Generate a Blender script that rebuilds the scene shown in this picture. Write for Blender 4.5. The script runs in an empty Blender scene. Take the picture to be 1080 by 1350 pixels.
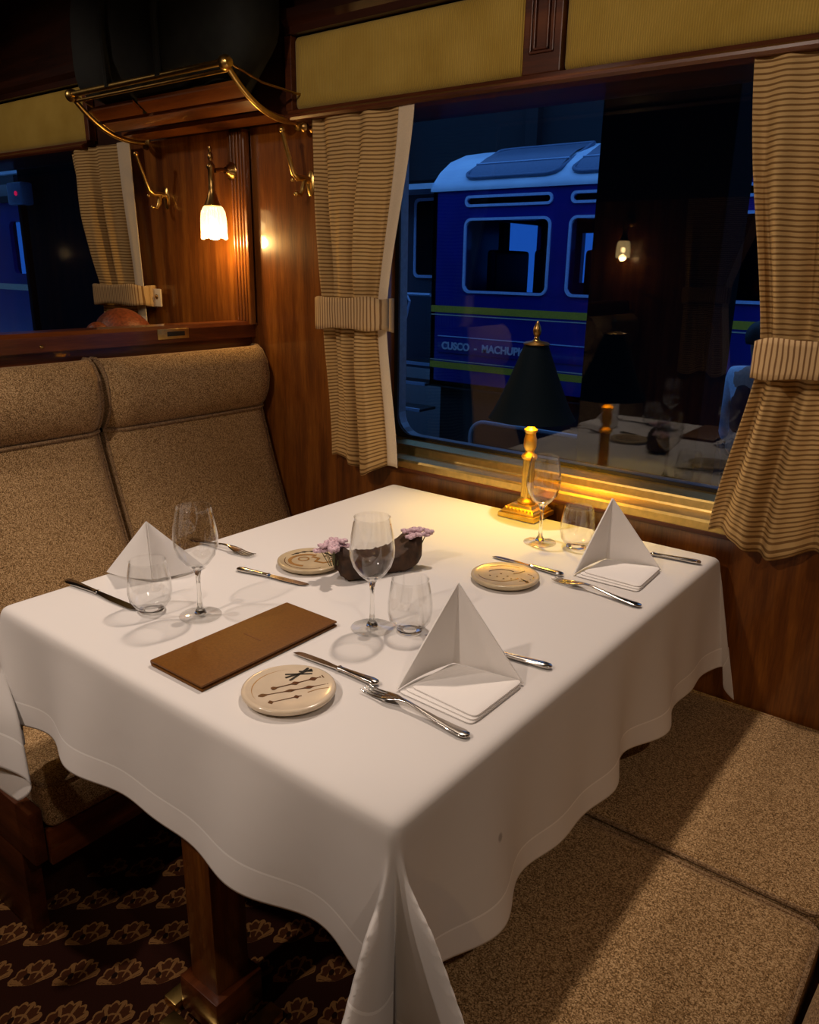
import bpy, bmesh, math, random
from mathutils import Vector, Matrix
PI = math.pi
random.seed(7)
SC = bpy.context.scene
COL = SC.collection

# ------------------------------------------------------------------ materials
MATS = {}
class NT:
    def __init__(s, name):
        m = bpy.data.materials.new(name); m.use_nodes = True
        s.m = m; s.t = m.node_tree; s.t.nodes.clear()
        s.out = s.t.nodes.new('ShaderNodeOutputMaterial')
        MATS[name] = m
    def n(s, typ, props=None, **ins):
        nd = s.t.nodes.new(typ)
        for k, v in (props or {}).items(): setattr(nd, k, v)
        for k, v in ins.items():
            key = k.replace('_', ' ')
            if key[0] == 'i' and key[1:].isdigit(): sock = nd.inputs[int(key[1:])]
            else: sock = nd.inputs[key]
            s.put(sock, v)
        return nd
    def put(s, sock, v):
        if isinstance(v, bpy.types.NodeSocket): s.t.links.new(v, sock)
        elif isinstance(v, bpy.types.Node): s.t.links.new(v.outputs[0], sock)
        else:
            if isinstance(v, (tuple, list)) and len(v) == 3 and sock.type == 'RGBA': v = (*v, 1)
            sock.default_value = v
    def M(s, op, a, b=0.0, c=0.0):
        nd = s.n('ShaderNodeMath', {'operation': op}, i0=a, i1=b)
        s.put(nd.inputs[2], c)
        return nd.outputs[0]
    def mix(s, f, a, b):
        nd = s.n('ShaderNodeMix', {'data_type': 'RGBA'})
        s.put(nd.inputs[0], f); s.put(nd.inputs[6], a); s.put(nd.inputs[7], b)
        return nd.outputs[2]
    def ramp(s, f, stops):
        nd = s.n('ShaderNodeValToRGB', Fac=f)
        el = nd.color_ramp.elements
        while len(el) < len(stops): el.new(0.5)
        for e, (p, c) in zip(el, stops):
            e.position = p; e.color = (*c, 1)
        return nd.outputs[0]
    def coord(s, which='Object'):
        return s.n('ShaderNodeTexCoord').outputs[which]
    def pos(s):
        return s.n('ShaderNodeNewGeometry').outputs['Position']
    def mapping(s, v, scale=(1, 1, 1), rot=(0, 0, 0), loc=(0, 0, 0)):
        return s.n('ShaderNodeMapping', Vector=v, Scale=scale, Rotation=rot, Location=loc).outputs[0]
    def noise(s, v, scale, detail=3, rough=.5):
        return s.n('ShaderNodeTexNoise', Vector=v, Scale=scale, Detail=detail, Roughness=rough).outputs[0]
    def bump(s, h, strength=.3, dist=.001):
        return s.n('ShaderNodeBump', Strength=strength, Distance=dist, Height=h).outputs[0]
    def bsdf(s, color, rough=.5, metal=0., coat=0., coat_rough=.1, spec=.5, normal=None, emis=None, estr=0., sheen=0.):
        nd = s.n('ShaderNodeBsdfPrincipled')
        s.put(nd.inputs['Base Color'], color); s.put(nd.inputs['Roughness'], rough)
        s.put(nd.inputs['Metallic'], metal); s.put(nd.inputs['Coat Weight'], coat)
        s.put(nd.inputs['Coat Roughness'], coat_rough); s.put(nd.inputs['Specular IOR Level'], spec)
        s.put(nd.inputs['Sheen Weight'], sheen)
        if normal is not None: s.put(nd.inputs['Normal'], normal)
        if emis is not None:
            s.put(nd.inputs['Emission Color'], emis); s.put(nd.inputs['Emission Strength'], estr)
        return nd.outputs[0]
    def end(s, sh):
        s.t.links.new(sh, s.out.inputs[0]); return s.m

def simple(name, color, rough=.5, metal=0., coat=0., spec=.5, bump=0., bscale=60, coat_rough=.1, vary=.12):
    t = NT(name)
    v = t.coord()
    f = t.noise(v, bscale, 4)
    dark = tuple(c * (1 - vary) for c in color); lite = tuple(min(1, c * (1 + vary)) for c in color)
    c = t.ramp(f, [(.3, dark), (.7, lite)])
    nm = t.bump(f, bump, .002) if bump else None
    return t.end(t.bsdf(c, rough, metal, coat, coat_rough, spec, nm))

def wood(name, dark, mid, lite, axis='Z', rough=.3, coat=.6, coat_rough=.08, scale=1.0):
    t = NT(name)
    sc = {'Z': (9, 9, .7), 'X': (.7, 9, 9), 'Y': (9, .7, 9)}[axis]
    v = t.mapping(t.pos(), tuple(x * scale for x in sc))
    warp = t.noise(v, 1.3, 2)
    f = t.noise(v, 2.2, 8, .62)
    fine = t.noise(t.mapping(t.pos(), tuple(x * scale * 9 for x in sc)), 3.0, 3)
    k = t.M('ADD', t.M('MULTIPLY', f, .8), t.M('MULTIPLY', fine, .22))
    k = t.M('ADD', k, t.M('MULTIPLY', t.M('SUBTRACT', warp, .5), .25))
    c = t.ramp(k, [(.34, dark), (.5, mid), (.68, lite)])
    return t.end(t.bsdf(c, rough, 0, coat, coat_rough, .4, t.bump(fine, .05, .0005)))

wood('mahogany_vertical', (.055, .014, .003), (.145, .044, .007), (.27, .095, .014), 'Z')
wood('mahogany_along_train', (.035, .008, .002), (.085, .02, .005), (.15, .042, .010), 'X', rough=.45, coat=.15, coat_rough=.25)
wood('mahogany_across_train', (.05, .011, .003), (.11, .026, .006), (.20, .052, .011), 'Y')
wood('dark_mahogany', (.016, .005, .003), (.032, .009, .004), (.055, .015, .006), 'X', rough=.4, coat=.3)
wood('slat_wood', (.10, .026, .006), (.20, .058, .012), (.30, .095, .02), 'X', rough=.28)
simple('brass', (.78, .52, .16), .3, 1.0, bump=.03)
simple('satin_brass', (.62, .44, .15), .38, 1.0, bump=.03)
simple('aged_brass', (.40, .24, .075), .30, 1.0, bump=.05)
simple('lamp_brass', (.86, .56, .11), .40, 1.0, bump=.02)
simple('silver', (.62, .58, .53), .16, 1.0, vary=.05)
simple('black_slot', (.012, .01, .008), .5)
simple('shade_black', (.0016, .0045, .0075), .65, spec=.04, bump=.08, bscale=400)
simple('gold_lining', (.8, .55, .1), .35, .8)
simple('leather_tan', (.150, .056, .005), .5, spec=.3, bump=.12, bscale=260, vary=.16)
simple('leather_edge', (.14, .05, .013), .6)
simple('imprint', (.12, .035, .008), .6)
simple('paper', (.75, .66, .5), .8)
simple('glaze_cream', (.60, .50, .37), .16, bump=.02, bscale=30, vary=.08)
simple('glaze_tan', (.50, .40, .25), .18, bump=.02, bscale=20, vary=.16)
simple('glaze_brown', (.085, .03, .012), .25)
simple('glaze_ochre', (.30, .15, .045), .25)
simple('glaze_black', (.012, .016, .018), .25)
simple('driftwood', (.045, .02, .008), .75, bump=.9, bscale=45, vary=.55)
simple('petal', (.62, .44, .50), .8, bump=.3, bscale=200, vary=.25)
simple('stem_green', (.10, .10, .04), .8)
simple('luggage', (.006, .008, .006), .8, bump=.3, bscale=30, vary=.35)
simple('ceiling_paint', (.10, .055, .03), .6)
simple('navy_paint', (.005, .014, .22), .3, coat=.25, vary=.1, bscale=3)
simple('roof_blue', (.60, .78, .95), .5, vary=.12, bscale=3)
simple('frame_blue', (.45, .62, .92), .4)
simple('steel_blue', (.10, .16, .26), .4, .3)
simple('vestibule_dark', (.02, .045, .075), .5)
simple('step_edge', (.35, .48, .65), .4, .4)
simple('stripe_yellow', (.58, .42, .03), .45)
simple('stripe_cream', (.62, .58, .44), .5)
simple('letter_grey', (.55, .58, .66), .5)
simple('underframe', (.006, .008, .011), .75)
simple('platform', (.010, .012, .015), .85, bump=.3)
simple('column_black', (.0012, .0013, .0014), .9, spec=.1)
simple('far_roof', (.006, .012, .016), .8)
simple('grey_metal', (.25, .27, .30), .4, .7)
simple('gasket', (.006, .006, .007), .6)
simple('train_seat_dark', (.012, .014, .016), .5)
simple('skin', (.45, .25, .17), .55)
simple('hair_red', (.15, .035, .010), .5, bump=.8, bscale=120, vary=.5)
simple('hair_dark', (.012, .009, .008), .6)
simple('shirt_blue', (.72, .82, .95), .8)
simple('vest_dark', (.008, .008, .012), .85)
simple('knit_green', (.05, .06, .05), .9)

def tweed(name, a, b, c, sc=1.5):
    t = NT(name)
    v = t.coord()
    n1 = t.noise(v, 300 * sc, 2, .65)
    n2 = t.n('ShaderNodeTexVoronoi', Vector=v, Scale=330 * sc).outputs['Color']
    n2 = t.n('ShaderNodeSeparateColor', Color=n2).outputs[0]
    n3 = t.noise(v, 5, 2)
    k = t.M('ADD', t.M('MULTIPLY', n1, .75), t.M('MULTIPLY', n2, .3))
    k = t.M('ADD', k, t.M('MULTIPLY', t.M('SUBTRACT', n3, .5), .08))
    col = t.ramp(k, [(.36, a), (.52, b), (.72, c)])
    return t.end(t.bsdf(col, .95, spec=.15, normal=t.bump(k, .6, .0015), sheen=.1))
tweed('tweed', (.11, .060, .020), (.33, .20, .085), (.66, .46, .24))
tweed('piping_cloth', (.10, .055, .022), (.26, .16, .08), (.42, .29, .16))

def linen():
    t = NT('white_linen')
    uv = t.n('ShaderNodeUVMap', {'uv_map': 'cloth'}).outputs[0]
    s = t.n('ShaderNodeSeparateXYZ', Vector=uv)
    e = s.outputs[0]                       # metres to the cloth's edge
    seam = t.M('LESS_THAN', t.M('ABSOLUTE', t.M('SUBTRACT', e, .05)), .0016)
    hem = t.M('LESS_THAN', e, .05)
    n = t.noise(t.coord(), 900, 2)
    big = t.noise(t.coord(), 6, 3)
    c = t.mix(hem, (.72, .70, .68), (.79, .77, .75))
    c = t.mix(seam, c, (.93, .92, .90))
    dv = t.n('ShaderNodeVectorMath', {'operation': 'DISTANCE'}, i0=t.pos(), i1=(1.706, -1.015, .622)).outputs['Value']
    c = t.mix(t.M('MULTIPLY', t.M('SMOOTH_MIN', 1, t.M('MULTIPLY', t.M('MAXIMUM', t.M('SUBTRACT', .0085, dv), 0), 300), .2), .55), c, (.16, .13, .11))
    h = t.M('ADD', t.M('MULTIPLY', n, .15), t.M('MULTIPLY', seam, 1.0))
    b1 = t.bump(h, .4, .001)
    b2 = t.n('ShaderNodeBump', Strength=.25, Distance=.01, Height=big, Normal=b1).outputs[0]
    t.end(t.bsdf(c, .85, spec=.2, normal=b2, sheen=.08))
    t = NT('napkin_linen')
    n = t.noise(t.coord(), 900, 2); big = t.noise(t.coord(), 30, 3)
    b1 = t.bump(n, .15, .001)
    b2 = t.n('ShaderNodeBump', Strength=.2, Distance=.004, Height=big, Normal=b1).outputs[0]
    t.end(t.bsdf((.87, .85, .83), .85, spec=.2, normal=b2))
linen()

def striped(name, axis, base, dark, period=.0105, frac=.22):
    t = NT(name)
    uv = t.n('ShaderNodeUVMap', {'uv_map': 'fabric'}).outputs[0]
    s = t.n('ShaderNodeSeparateXYZ', Vector=uv)
    w = t.M('ADD', s.outputs[1 if axis == 'v' else 0], t.M('MULTIPLY', t.noise(t.coord(), 14, 2), .006))
    p = t.M('FRACT', t.M('DIVIDE', w, period))
    line = t.M('SMOOTH_MIN', 1, t.M('MULTIPLY', t.M('MAXIMUM', t.M('SUBTRACT', frac, t.M('ABSOLUTE', t.M('SUBTRACT', p, .5))), 0), 14), .2)
    n = t.noise(t.coord(), 500, 2)
    c = t.mix(line, base, dark)
    c = t.mix(t.M('MULTIPLY', n, .3), c, tuple(x * .6 for x in base))
    rib = t.M('ADD', t.M('MULTIPLY', t.M('SINE', t.M('MULTIPLY', p, 2 * PI)), .5), t.M('MULTIPLY', n, .4))
    return t.end(t.bsdf(c, .9, spec=.15, normal=t.bump(rib, .35, .0012)))
striped('curtain_stripe', 'v', (.62, .42, .18), (.19, .095, .03))
striped('tieback_stripe', 'u', (.62, .43, .22), (.20, .10, .04), .0105, .2)
simple('curtain_lining', (.72, .60, .43), .9, bump=.15, bscale=300, vary=.05)

def corduroy():
    t = NT('corduroy_cream')
    s = t.n('ShaderNodeSeparateXYZ', Vector=t.pos())
    r = t.M('SINE', t.M('MULTIPLY', s.outputs[0], 2 * PI / .0055))
    n = t.noise(t.pos(), 8, 4)
    c = t.ramp(n, [(.3, (.50, .33, .055)), (.7, (.62, .43, .09))])
    c = t.mix(t.M('MULTIPLY', t.M('ADD', r, 1), .14), c, (.16, .10, .02))
    t.end(t.bsdf(c, .9, spec=.1, normal=t.bump(r, .5, .0015), sheen=.15))
corduroy()

def carpet():
    t = NT('shell_carpet')
    v = t.mapping(t.pos(), (1, 1, 1), (0, 0, math.radians(-40)))
    s = t.n('ShaderNodeSeparateXYZ', Vector=v)
    jig = t.M('MULTIPLY', t.M('SUBTRACT', t.noise(t.pos(), 120, 2), .5), .10)
    PX, PY = .088, .098
    X = t.M('DIVIDE', s.outputs[0], PX); Y = t.M('DIVIDE', s.outputs[1], PY)
    row = t.M('FLOOR', Y)
    X = t.M('ADD', X, t.M('MULTIPLY', row, .13))
    px = t.M('ADD', t.M('SUBTRACT', t.M('FRACT', X), .5), t.M('MULTIPLY', jig, .5))
    py = t.M('ADD', t.M('SUBTRACT', t.M('FRACT', Y), .22), t.M('MULTIPLY', jig, .5))
    py = t.M('SUBTRACT', py, t.M('MULTIPLY', px, .25))
    qx = t.M('MULTIPLY', px, 1.2)
    r = t.M('SQRT', t.M('ADD', t.M('MULTIPLY', qx, qx), t.M('MULTIPLY', py, py)))
    a = t.M('ARCTAN2', qx, py)
    ray = t.M('COSINE', t.M('MULTIPLY', a, 8.0))
    edge = t.M('ADD', .56, t.M('MULTIPLY', t.M('ABSOLUTE', ray), .07))
    inside = t.M('MULTIPLY', t.M('LESS_THAN', r, edge), t.M('LESS_THAN', t.M('ABSOLUTE', a), 1.38))
    rim = t.M('GREATER_THAN', r, t.M('SUBTRACT', edge, .055))
    rays = t.M('MULTIPLY', t.M('LESS_THAN', ray, -.72), t.M('GREATER_THAN', r, .17))
    arc = t.M('LESS_THAN', t.M('ABSOLUTE', t.M('SUBTRACT', r, .33)), .022)
    basel = t.M('GREATER_THAN', t.M('ABSOLUTE', a), 1.30)
    m = t.M('MAXIMUM', t.M('MAXIMUM', rim, rays), t.M('MAXIMUM', arc, basel))
    dot = t.M('LESS_THAN', t.M('SQRT', t.M('ADD', t.M('POWER', t.M('ADD', qx, .16), 2), t.M('POWER', t.M('SUBTRACT', py, .25), 2))), .075)
    m = t.M('MULTIPLY', t.M('MULTIPLY', m, inside), t.M('SUBTRACT', 1, dot))
    n = t.noise(t.pos(), 500, 2)
    ground = t.mix(inside, (.040, .011, .006), (.105, .034, .013))
    c = t.mix(t.M('MULTIPLY', dot, inside), t.mix(m, ground, (.40, .20, .07)), (.02, .008, .005))
    c = t.mix(t.M('MULTIPLY', n, .5), c, (.02, .008, .004))
    t.end(t.bsdf(c, .95, spec=.1, normal=t.bump(n, .6, .002)))
carpet()

def thin_glass(name, tint, edge, refl=1.0, power=3.0, grough=.0):
    t = NT(name)
    lw = t.n('ShaderNodeLayerWeight', Blend=.5).outputs['Facing']
    f = t.M('POWER', lw, power)
    tc = t.mix(f, tint, edge)
    tr = t.n('ShaderNodeBsdfTransparent', Color=tc).outputs[0]
    gl = t.n('ShaderNodeBsdfGlossy', Color=(1, 1, 1), Roughness=grough).outputs[0]
    fr = t.M('MULTIPLY', t.M('ADD', .04, t.M('MULTIPLY', t.M('POWER', lw, 5.0), .9)), refl)
    return t.end(t.n('ShaderNodeMixShader', Fac=fr, i1=tr, i2=gl).outputs[0])
thin_glass('drinking_glass', (.985, .985, .982), (.05, .05, .045), 1.6, 6.5)
thin_glass('foot_glass', (.97, .97, .965), (.12, .12, .11), 1.3, 9.0)
thin_glass('window_glass', (.93, .95, .95), (.75, .78, .78), 1.15, 5.0)
thin_glass('train_glass', (.28, .48, .70), (.3, .4, .5), .4, 5.0)
def solid_glass():
    t = NT('clear_glass')
    t.end(t.n('ShaderNodeBsdfGlass', Color=(.97, .97, .96), Roughness=0.0, IOR=1.5).outputs[0])
solid_glass()

def glow_shade():
    t = NT('frosted_lamp_glass')
    s = t.n('ShaderNodeSeparateXYZ', Vector=t.coord())
    e = t.n('ShaderNodeEmission', Color=(1.0, .70, .32), Strength=1.1).outputs[0]
    tr = t.n('ShaderNodeBsdfTransparent', Color=(1, .95, .85)).outputs[0]
    d = t.n('ShaderNodeBsdfTranslucent', Color=(.30, .26, .18)).outputs[0]
    g = t.n('ShaderNodeBsdfGlossy', Color=(1, 1, 1), Roughness=.15).outputs[0]
    mx = t.n('ShaderNodeMixShader', Fac=.15, i1=d, i2=g).outputs[0]
    mx = t.n('ShaderNodeMixShader', Fac=.45, i1=mx, i2=tr).outputs[0]
    ad = t.n('ShaderNodeAddShader', i0=e, i1=mx).outputs[0]
    t.end(ad)
glow_shade()
def emit(name, c, s):
    t = NT(name); t.end(t.n('ShaderNodeEmission', Color=c, Strength=s).outputs[0])
emit('bulb_glow', (1, .72, .34), 30.0)
emit('signal_red', (1, .02, .15), .5)
emit('far_lamp_glow', (1, .75, .4), 6.0)

# ------------------------------------------------------------------ mesh builder
class MB:
    def __init__(s): s.bm = bmesh.new(); s.uv = None
    def box(s, c, d, rot=None, bev=0., seg=2):
        r = bmesh.ops.create_cube(s.bm, size=1)['verts']
        bmesh.ops.scale(s.bm, vec=d, verts=r)
        if bev > 0:
            ed = list({e for v in r for e in v.link_edges})
            o = bmesh.ops.bevel(s.bm, geom=ed, offset=min(bev, min(d) * .49), segments=seg, affect='EDGES', profile=.6)
            r = list({v for f in o['faces'] for v in f.verts} | {v for v in r if v.is_valid})
        if rot is not None: bmesh.ops.transform(s.bm, matrix=rot.to_4x4(), verts=r)
        bmesh.ops.translate(s.bm, vec=c, verts=r)
        return s
    def bb(s, x0, x1, y0, y1, z0, z1, bev=0., seg=2):
        return s.box(((x0 + x1) / 2, (y0 + y1) / 2, (z0 + z1) / 2), (abs(x1 - x0), abs(y1 - y0), abs(z1 - z0)), None, bev, seg)
    def grid(s, P, closed_u=False, closed_v=False, uvs=None, layer='fabric'):
        """P: rows of points"""
        V = [[s.bm.verts.new(p) for p in row] for row in P]
        nu, nv = len(V), len(V[0])
        lay = None
        if uvs is not None: lay = s.bm.loops.layers.uv.get(layer) or s.bm.loops.layers.uv.new(layer)
        for i in range(nu if closed_u else nu - 1):
            for j in range(nv if closed_v else nv - 1):
                i2, j2 = (i + 1) % nu, (j + 1) % nv
                try: f = s.bm.faces.new((V[i][j], V[i2][j], V[i2][j2], V[i][j2]))
                except ValueError: continue
                if lay:
                    for lp, (a, b) in zip(f.loops, ((i, j), (i2, j), (i2, j2), (i, j2))): lp[lay].uv = uvs[a][b]
        return V
    def loft(s, rings, cap=True):
        V = s.grid(rings, closed_v=True)
        if cap:
            for row in (V[0], V[-1]):
                try: s.bm.faces.new(row if row is V[-1] else row[::-1])
                except ValueError: pass
        return s
    def lathe(s, prof, c=(0, 0, 0), n=40, cap=False):
        rings = [[(c[0] + r * math.cos(2 * PI * k / n), c[1] + r * math.sin(2 * PI * k / n), c[2] + z) for k in range(n)] for r, z in prof]
        return s.loft(rings, cap)
    def tube(s, pts, rad, n=10, cap=True, closed=False):
        pts = [Vector(p) for p in pts]; m = len(pts)
        rr = rad if isinstance(rad, (list, tuple)) else [rad] * m
        rings = []; up = None
        for i, p in enumerate(pts):
            if closed: d = pts[(i + 1) % m] - pts[i - 1]
            else: d = pts[min(i + 1, m - 1)] - pts[max(i - 1, 0)]
            d.normalize()
            if up is None: up = Vector((0, 0, 1)) if abs(d.z) < .9 else Vector((1, 0, 0))
            a = d.cross(up).normalized(); b = a.cross(d).normalized(); up = b
            rings.append([tuple(p + (a * math.cos(2 * PI * k / n) + b * math.sin(2 * PI * k / n)) * rr[i]) for k in range(n)])
        if closed: s.grid(rings + [rings[0]], closed_v=True)
        else: s.loft(rings, cap)
        return s
    def prism(s, poly, axis, a, b):
        """extrude a 2D polygon along an axis from a to b"""
        def mk(p, t):
            return {'x': (t, p[0], p[1]), 'y': (p[0], t, p[1]), 'z': (p[0], p[1], t)}[axis]
        r0 = [mk(p, a) for p in poly]; r1 = [mk(p, b) for p in poly]
        return s.loft([r0, r1], True)
    def sphere(s, c, r, sub=2, scale=(1, 1, 1)):
        v = bmesh.ops.create_icosphere(s.bm, subdivisions=sub, radius=r)['verts']
        bmesh.ops.scale(s.bm, vec=scale, verts=v); bmesh.ops.translate(s.bm, vec=c, verts=v)
        return s
    def build(s, name, mat, parent=None, smooth=True, angle=40, weld=False, loc=None, rz=None):
        if weld: bmesh.ops.remove_doubles(s.bm, verts=s.bm.verts, dist=1e-5)
        bmesh.ops.recalc_face_normals(s.bm, faces=s.bm.faces)
        me = bpy.data.meshes.new(name); s.bm.to_mesh(me); s.bm.free()
        if smooth:
            me.shade_smooth(); me.set_sharp_from_angle(angle=math.radians(angle))
        me.materials.append(MATS[mat])
        o = bpy.data.objects.new(name, me); COL.objects.link(o)
        if parent is not None: o.parent = parent
        if loc is not None: o.location = loc
        if rz is not None: o.rotation_euler.z = rz
        return o

def thing(name, label, cat, loc=(0, 0, 0), rz=0, group=None):
    o = bpy.data.objects.new(name, None); COL.objects.link(o)
    o.location = loc; o.rotation_euler = (0, 0, rz); o.empty_display_size = .05
    return tag(o, label, cat, group)
def tag(o, label, cat, group=None):
    o['label'] = label; o['category'] = cat
    if group: o['group'] = group
    return o
def struct(o, label=None, cat=None):
    o['kind'] = 'structure'
    if label: o['label'] = label
    if cat: o['category'] = cat
    return o
def dup(root, loc=None, rz=None, label=None, group=None):
    def cp(o, par):
        c = o.copy(); COL.objects.link(c)
        if par is not None: c.parent = par
        for ch in [k for k in bpy.data.objects if k.parent is o]: cp(ch, c)
        return c
    r = cp(root, None)
    if loc is not None: r.location = loc
    if rz is not None: r.rotation_euler = (0, 0, rz)
    if label: r['label'] = label
    if group: r['group'] = group
    return r
def holes_wall(mb, x0, x1, z0, z1, holes, y0, y1):
    """solid wall slab with rectangular openings"""
    xs = sorted({x0, x1, *[h[0] for h in holes], *[h[1] for h in holes]})
    xs = [x for x in xs if x0 <= x <= x1]
    for a, b in zip(xs, xs[1:]):
        cuts = sorted([(max(z0, h[2]), min(z1, h[3])) for h in holes if h[0] <= a + 1e-6 and h[1] >= b - 1e-6])
        z = z0
        for c, d in cuts:
            if c > z: mb.bb(a, b, y0, y1, z, c)
            z = d
        if z < z1: mb.bb(a, b, y0, y1, z, z1)
    return mb
def rrect(w, h, r, n=6):
    pts = []
    for cx, cz, a0 in ((w / 2 - r, h / 2 - r, 0), (-w / 2 + r, h / 2 - r, 90), (-w / 2 + r, -h / 2 + r, 180), (w / 2 - r, -h / 2 + r, 270)):
        for k in range(n + 1):
            a = math.radians(a0 + 90 * k / n); pts.append((cx + r * math.cos(a), cz + r * math.sin(a)))
    return pts
def smooth(t): t = max(0, min(1, t)); return t * t * (3 - 2 * t)

# ------------------------------------------------------------------ carriage dimensions (metres; y=0 is the window wall, z=0 the floor)
YO = -2.78                                  # wall on the far side of the aisle
XL, XR, ZC = -3.2, 4.2, 2.5
TT = .76                                    # table top

# ------------------------------------------------------------------ shell
def shell():
    struct(MB().bb(XL, XR, YO - .2, .2, -.08, 0).build('floor', 'shell_carpet', smooth=False), 'dark red carpet with rows of tan shell motifs', 'floor')
    struct(MB().bb(XL, XR, YO - .2, .2, ZC, ZC + .06).build('ceiling', 'ceiling_paint', smooth=False))
    struct(MB().bb(XL - .06, XL, YO - .2, .2, 0, ZC).build('wall_left', 'mahogany_vertical', smooth=False))
    struct(MB().bb(XR, XR + .06, YO - .2, .2, 0, ZC).build('wall_right', 'mahogany_vertical', smooth=False))
    H = [(.56, 1.84, .80, 1.80), (-2.25, -.56, .80, 1.80), (2.96, 4.1, .80, 1.80)]
    struct(holes_wall(MB(), XL, XR, 0, 1.79, H, 0, .20).build('wall_window_side', 'mahogany_vertical', smooth=False),
           'glossy mahogany side wall around the carriage windows', 'wall')
    struct(MB().bb(XL, XR, 0, .2, 1.79, ZC).build('wall_window_side_top', 'dark_mahogany', smooth=False))
    struct(holes_wall(MB(), XL, XR, 0, 1.79, [(.56, 1.84, .80, 1.80), (-1.84, -.56, .80, 1.80)], YO - .2, YO).build('wall_aisle_side', 'mahogany_vertical', smooth=False))
    struct(MB().bb(XL, XR, YO - .2, YO, 1.79, ZC).build('wall_aisle_side_top', 'dark_mahogany', smooth=False))
    # rails under the upper panels
    prof = [(.0, 1.785), (-.050, 1.785), (-.056, 1.791), (-.056, 1.797), (-.045, 1.803), (-.034, 1.806), (-.030, 1.815), (0, 1.815)]
    struct(MB().prism(prof, 'x', .295, XR).build('trim_1', 'mahogany_along_train', smooth=False), 'red-brown wooden rail above the main window', 'trim')
    struct(MB().prism(prof, 'x', XL, -.79).build('trim_2', 'mahogany_along_train', smooth=False), 'red-brown wooden rail above the next window', 'trim')
    top = [(0, 2.01), (-.035, 2.01), (-.035, 2.03), (-.05, 2.045), (-.05, 2.07), (0, 2.07)]
    struct(MB().prism(top, 'x', .295, XR).build('trim_3', 'dark_mahogany', smooth=False))
    struct(MB().prism(top, 'x', XL, -.79).build('trim_4', 'dark_mahogany', smooth=False))
    # posts that frame the panels
    def post(n, x0, x1, inset):
        m = MB().bb(x0, x1, -.030, 0, 1.815, 2.01, .003)
        if inset:
            w = x1 - x0
            for k, (a, d) in enumerate(((.018, .005), (.030, .009))):
                for q in ((x0 + a, x0 + a + .006, 1.848 + a * .5, 2.01), (x1 - a - .006, x1 - a, 1.848 + a * .5, 2.01), (x0 + a, x1 - a, 1.848 + a * .5, 1.854 + a * .5)):
                    m.bb(q[0], q[1], -.030 - d, -.028, q[2], q[3], .002)
        struct(m.build('trim_%d' % n, 'mahogany_along_train', smooth=False))
    post(5, 1.085, 1.185, True); post(6, .285, .312, False); post(7, -.80, -.773, False); post(8, 1.99, 2.09, True)
    # fluted pilaster over the low partition
    m = MB().bb(-.012, .092, -.012, 0, 1.19, 1.785, .002)
    for k in range(5): 
        x = .008 + k * .016
        m.tube([(x, -.013, 1.20), (x, -.013, 1.78)], .0062, 10)
    m.bb(.078, .092, -.03, 0, 1.19, 1.785, .004)
    struct(m.build('trim_9', 'mahogany_vertical'), 'fluted dark wood moulding standing on the partition', 'trim')
    # carriage partition walls
    for i, (x, y0, y1) in enumerate(((.03, 0, -1.24), (.03, YO, -2.12), (2.37, YO, -2.12), (2.43, 0, -1.10))):
        p = MB().bb(x - .022, x + .022, min(y0, y1), max(y0, y1), 0, 1.15, .004).build('partition', 'mahogany_across_train', smooth=False)
        struct(p)
        sh = [(x - .045, 1.148), (x + .045, 1.148), (x + .045, 1.188), (x + .038, 1.199), (x - .038, 1.199), (x - .045, 1.188)]
        MB().prism(sh, 'y', min(y0, y1), max(y0, y1)).build('top_rail', 'mahogany_across_train', p, smooth=False)
        if i == 0:
            p['label'] = 'low wooden partition behind the two left seats'
            pl = MB().bb(.0748, .0775, -.385, -.272, 1.160, 1.190, .003).build('latch_plate', 'satin_brass', p)
            MB().bb(.0772, .0785, -.352, -.288, 1.168, 1.182, .005).build('slot', 'black_slot', pl)
            MB().sphere((.0755, -.746, 1.163), .006, 2, (.5, 1, 1)).build('screw', 'aged_brass', p)
shell()

# ------------------------------------------------------------------ windows
def window(idx, xc, y0, sgn, detail, hw=.64):
    """sgn +1: outside lies towards +y"""
    w0, w1 = xc - hw, xc + hw
    Y = lambda d: y0 + sgn * d
    fr = MB()
    # brass sill: two stepped ledges running along the wall
    prof = [(-.006, .800), (-.006, .820), (-.002, .826), (.058, .8265), (.060, .821), (.066, .821), (.070, .829), (.074, .846), (.080, .850), (.150, .853), (.152, .860), (.158, .860), (.158, .790), (-.002, .790)]
    root = fr.prism([(Y(a), b) for a, b in prof], 'x', w0, w1).build('window_%d' % idx, 'satin_brass', smooth=False)
    struct(root)
    MB().bb(w0 - .004, w1 + .004, Y(-.010), Y(.0), .790, .801, .002).build('wooden_lip', 'mahogany_along_train', root)
    g = MB()
    pts = rrect(w1 - w0 + .02, .98, .07)
    g.loft([[(xc + a, Y(.160), 1.340 + b) for a, b in pts], [(xc + a, Y(.166), 1.340 + b) for a, b in pts]])
    g.build('glass_pane', 'window_glass', root, smooth=False)
    f = MB()
    o = rrect(w1 - w0 + .03, .99, .075); i = rrect(w1 - w0 - .03, .945, .06)
    f.grid([[(xc + a, Y(d), 1.335 + b) for a, b in pp] for pp, d in ((o, .150), (i, .150), (i, .158), (o, .158))], closed_u=True, closed_v=True)
    f.build('gasket', 'gasket', root, smooth=False)
    f = MB()
    o = rrect(w1 - w0 + .03, .99, .075); i = rrect(w1 - w0 - .012, .955, .07)
    f.grid([[(xc + a, Y(d), 1.335 + b) for a, b in pp] for pp, d in ((o, .170), (i, .170), (i, .205), (o, .205))], closed_u=True, closed_v=True)
    f.build('outer_frame', 'grey_metal', root, smooth=False)
    return root
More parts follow.
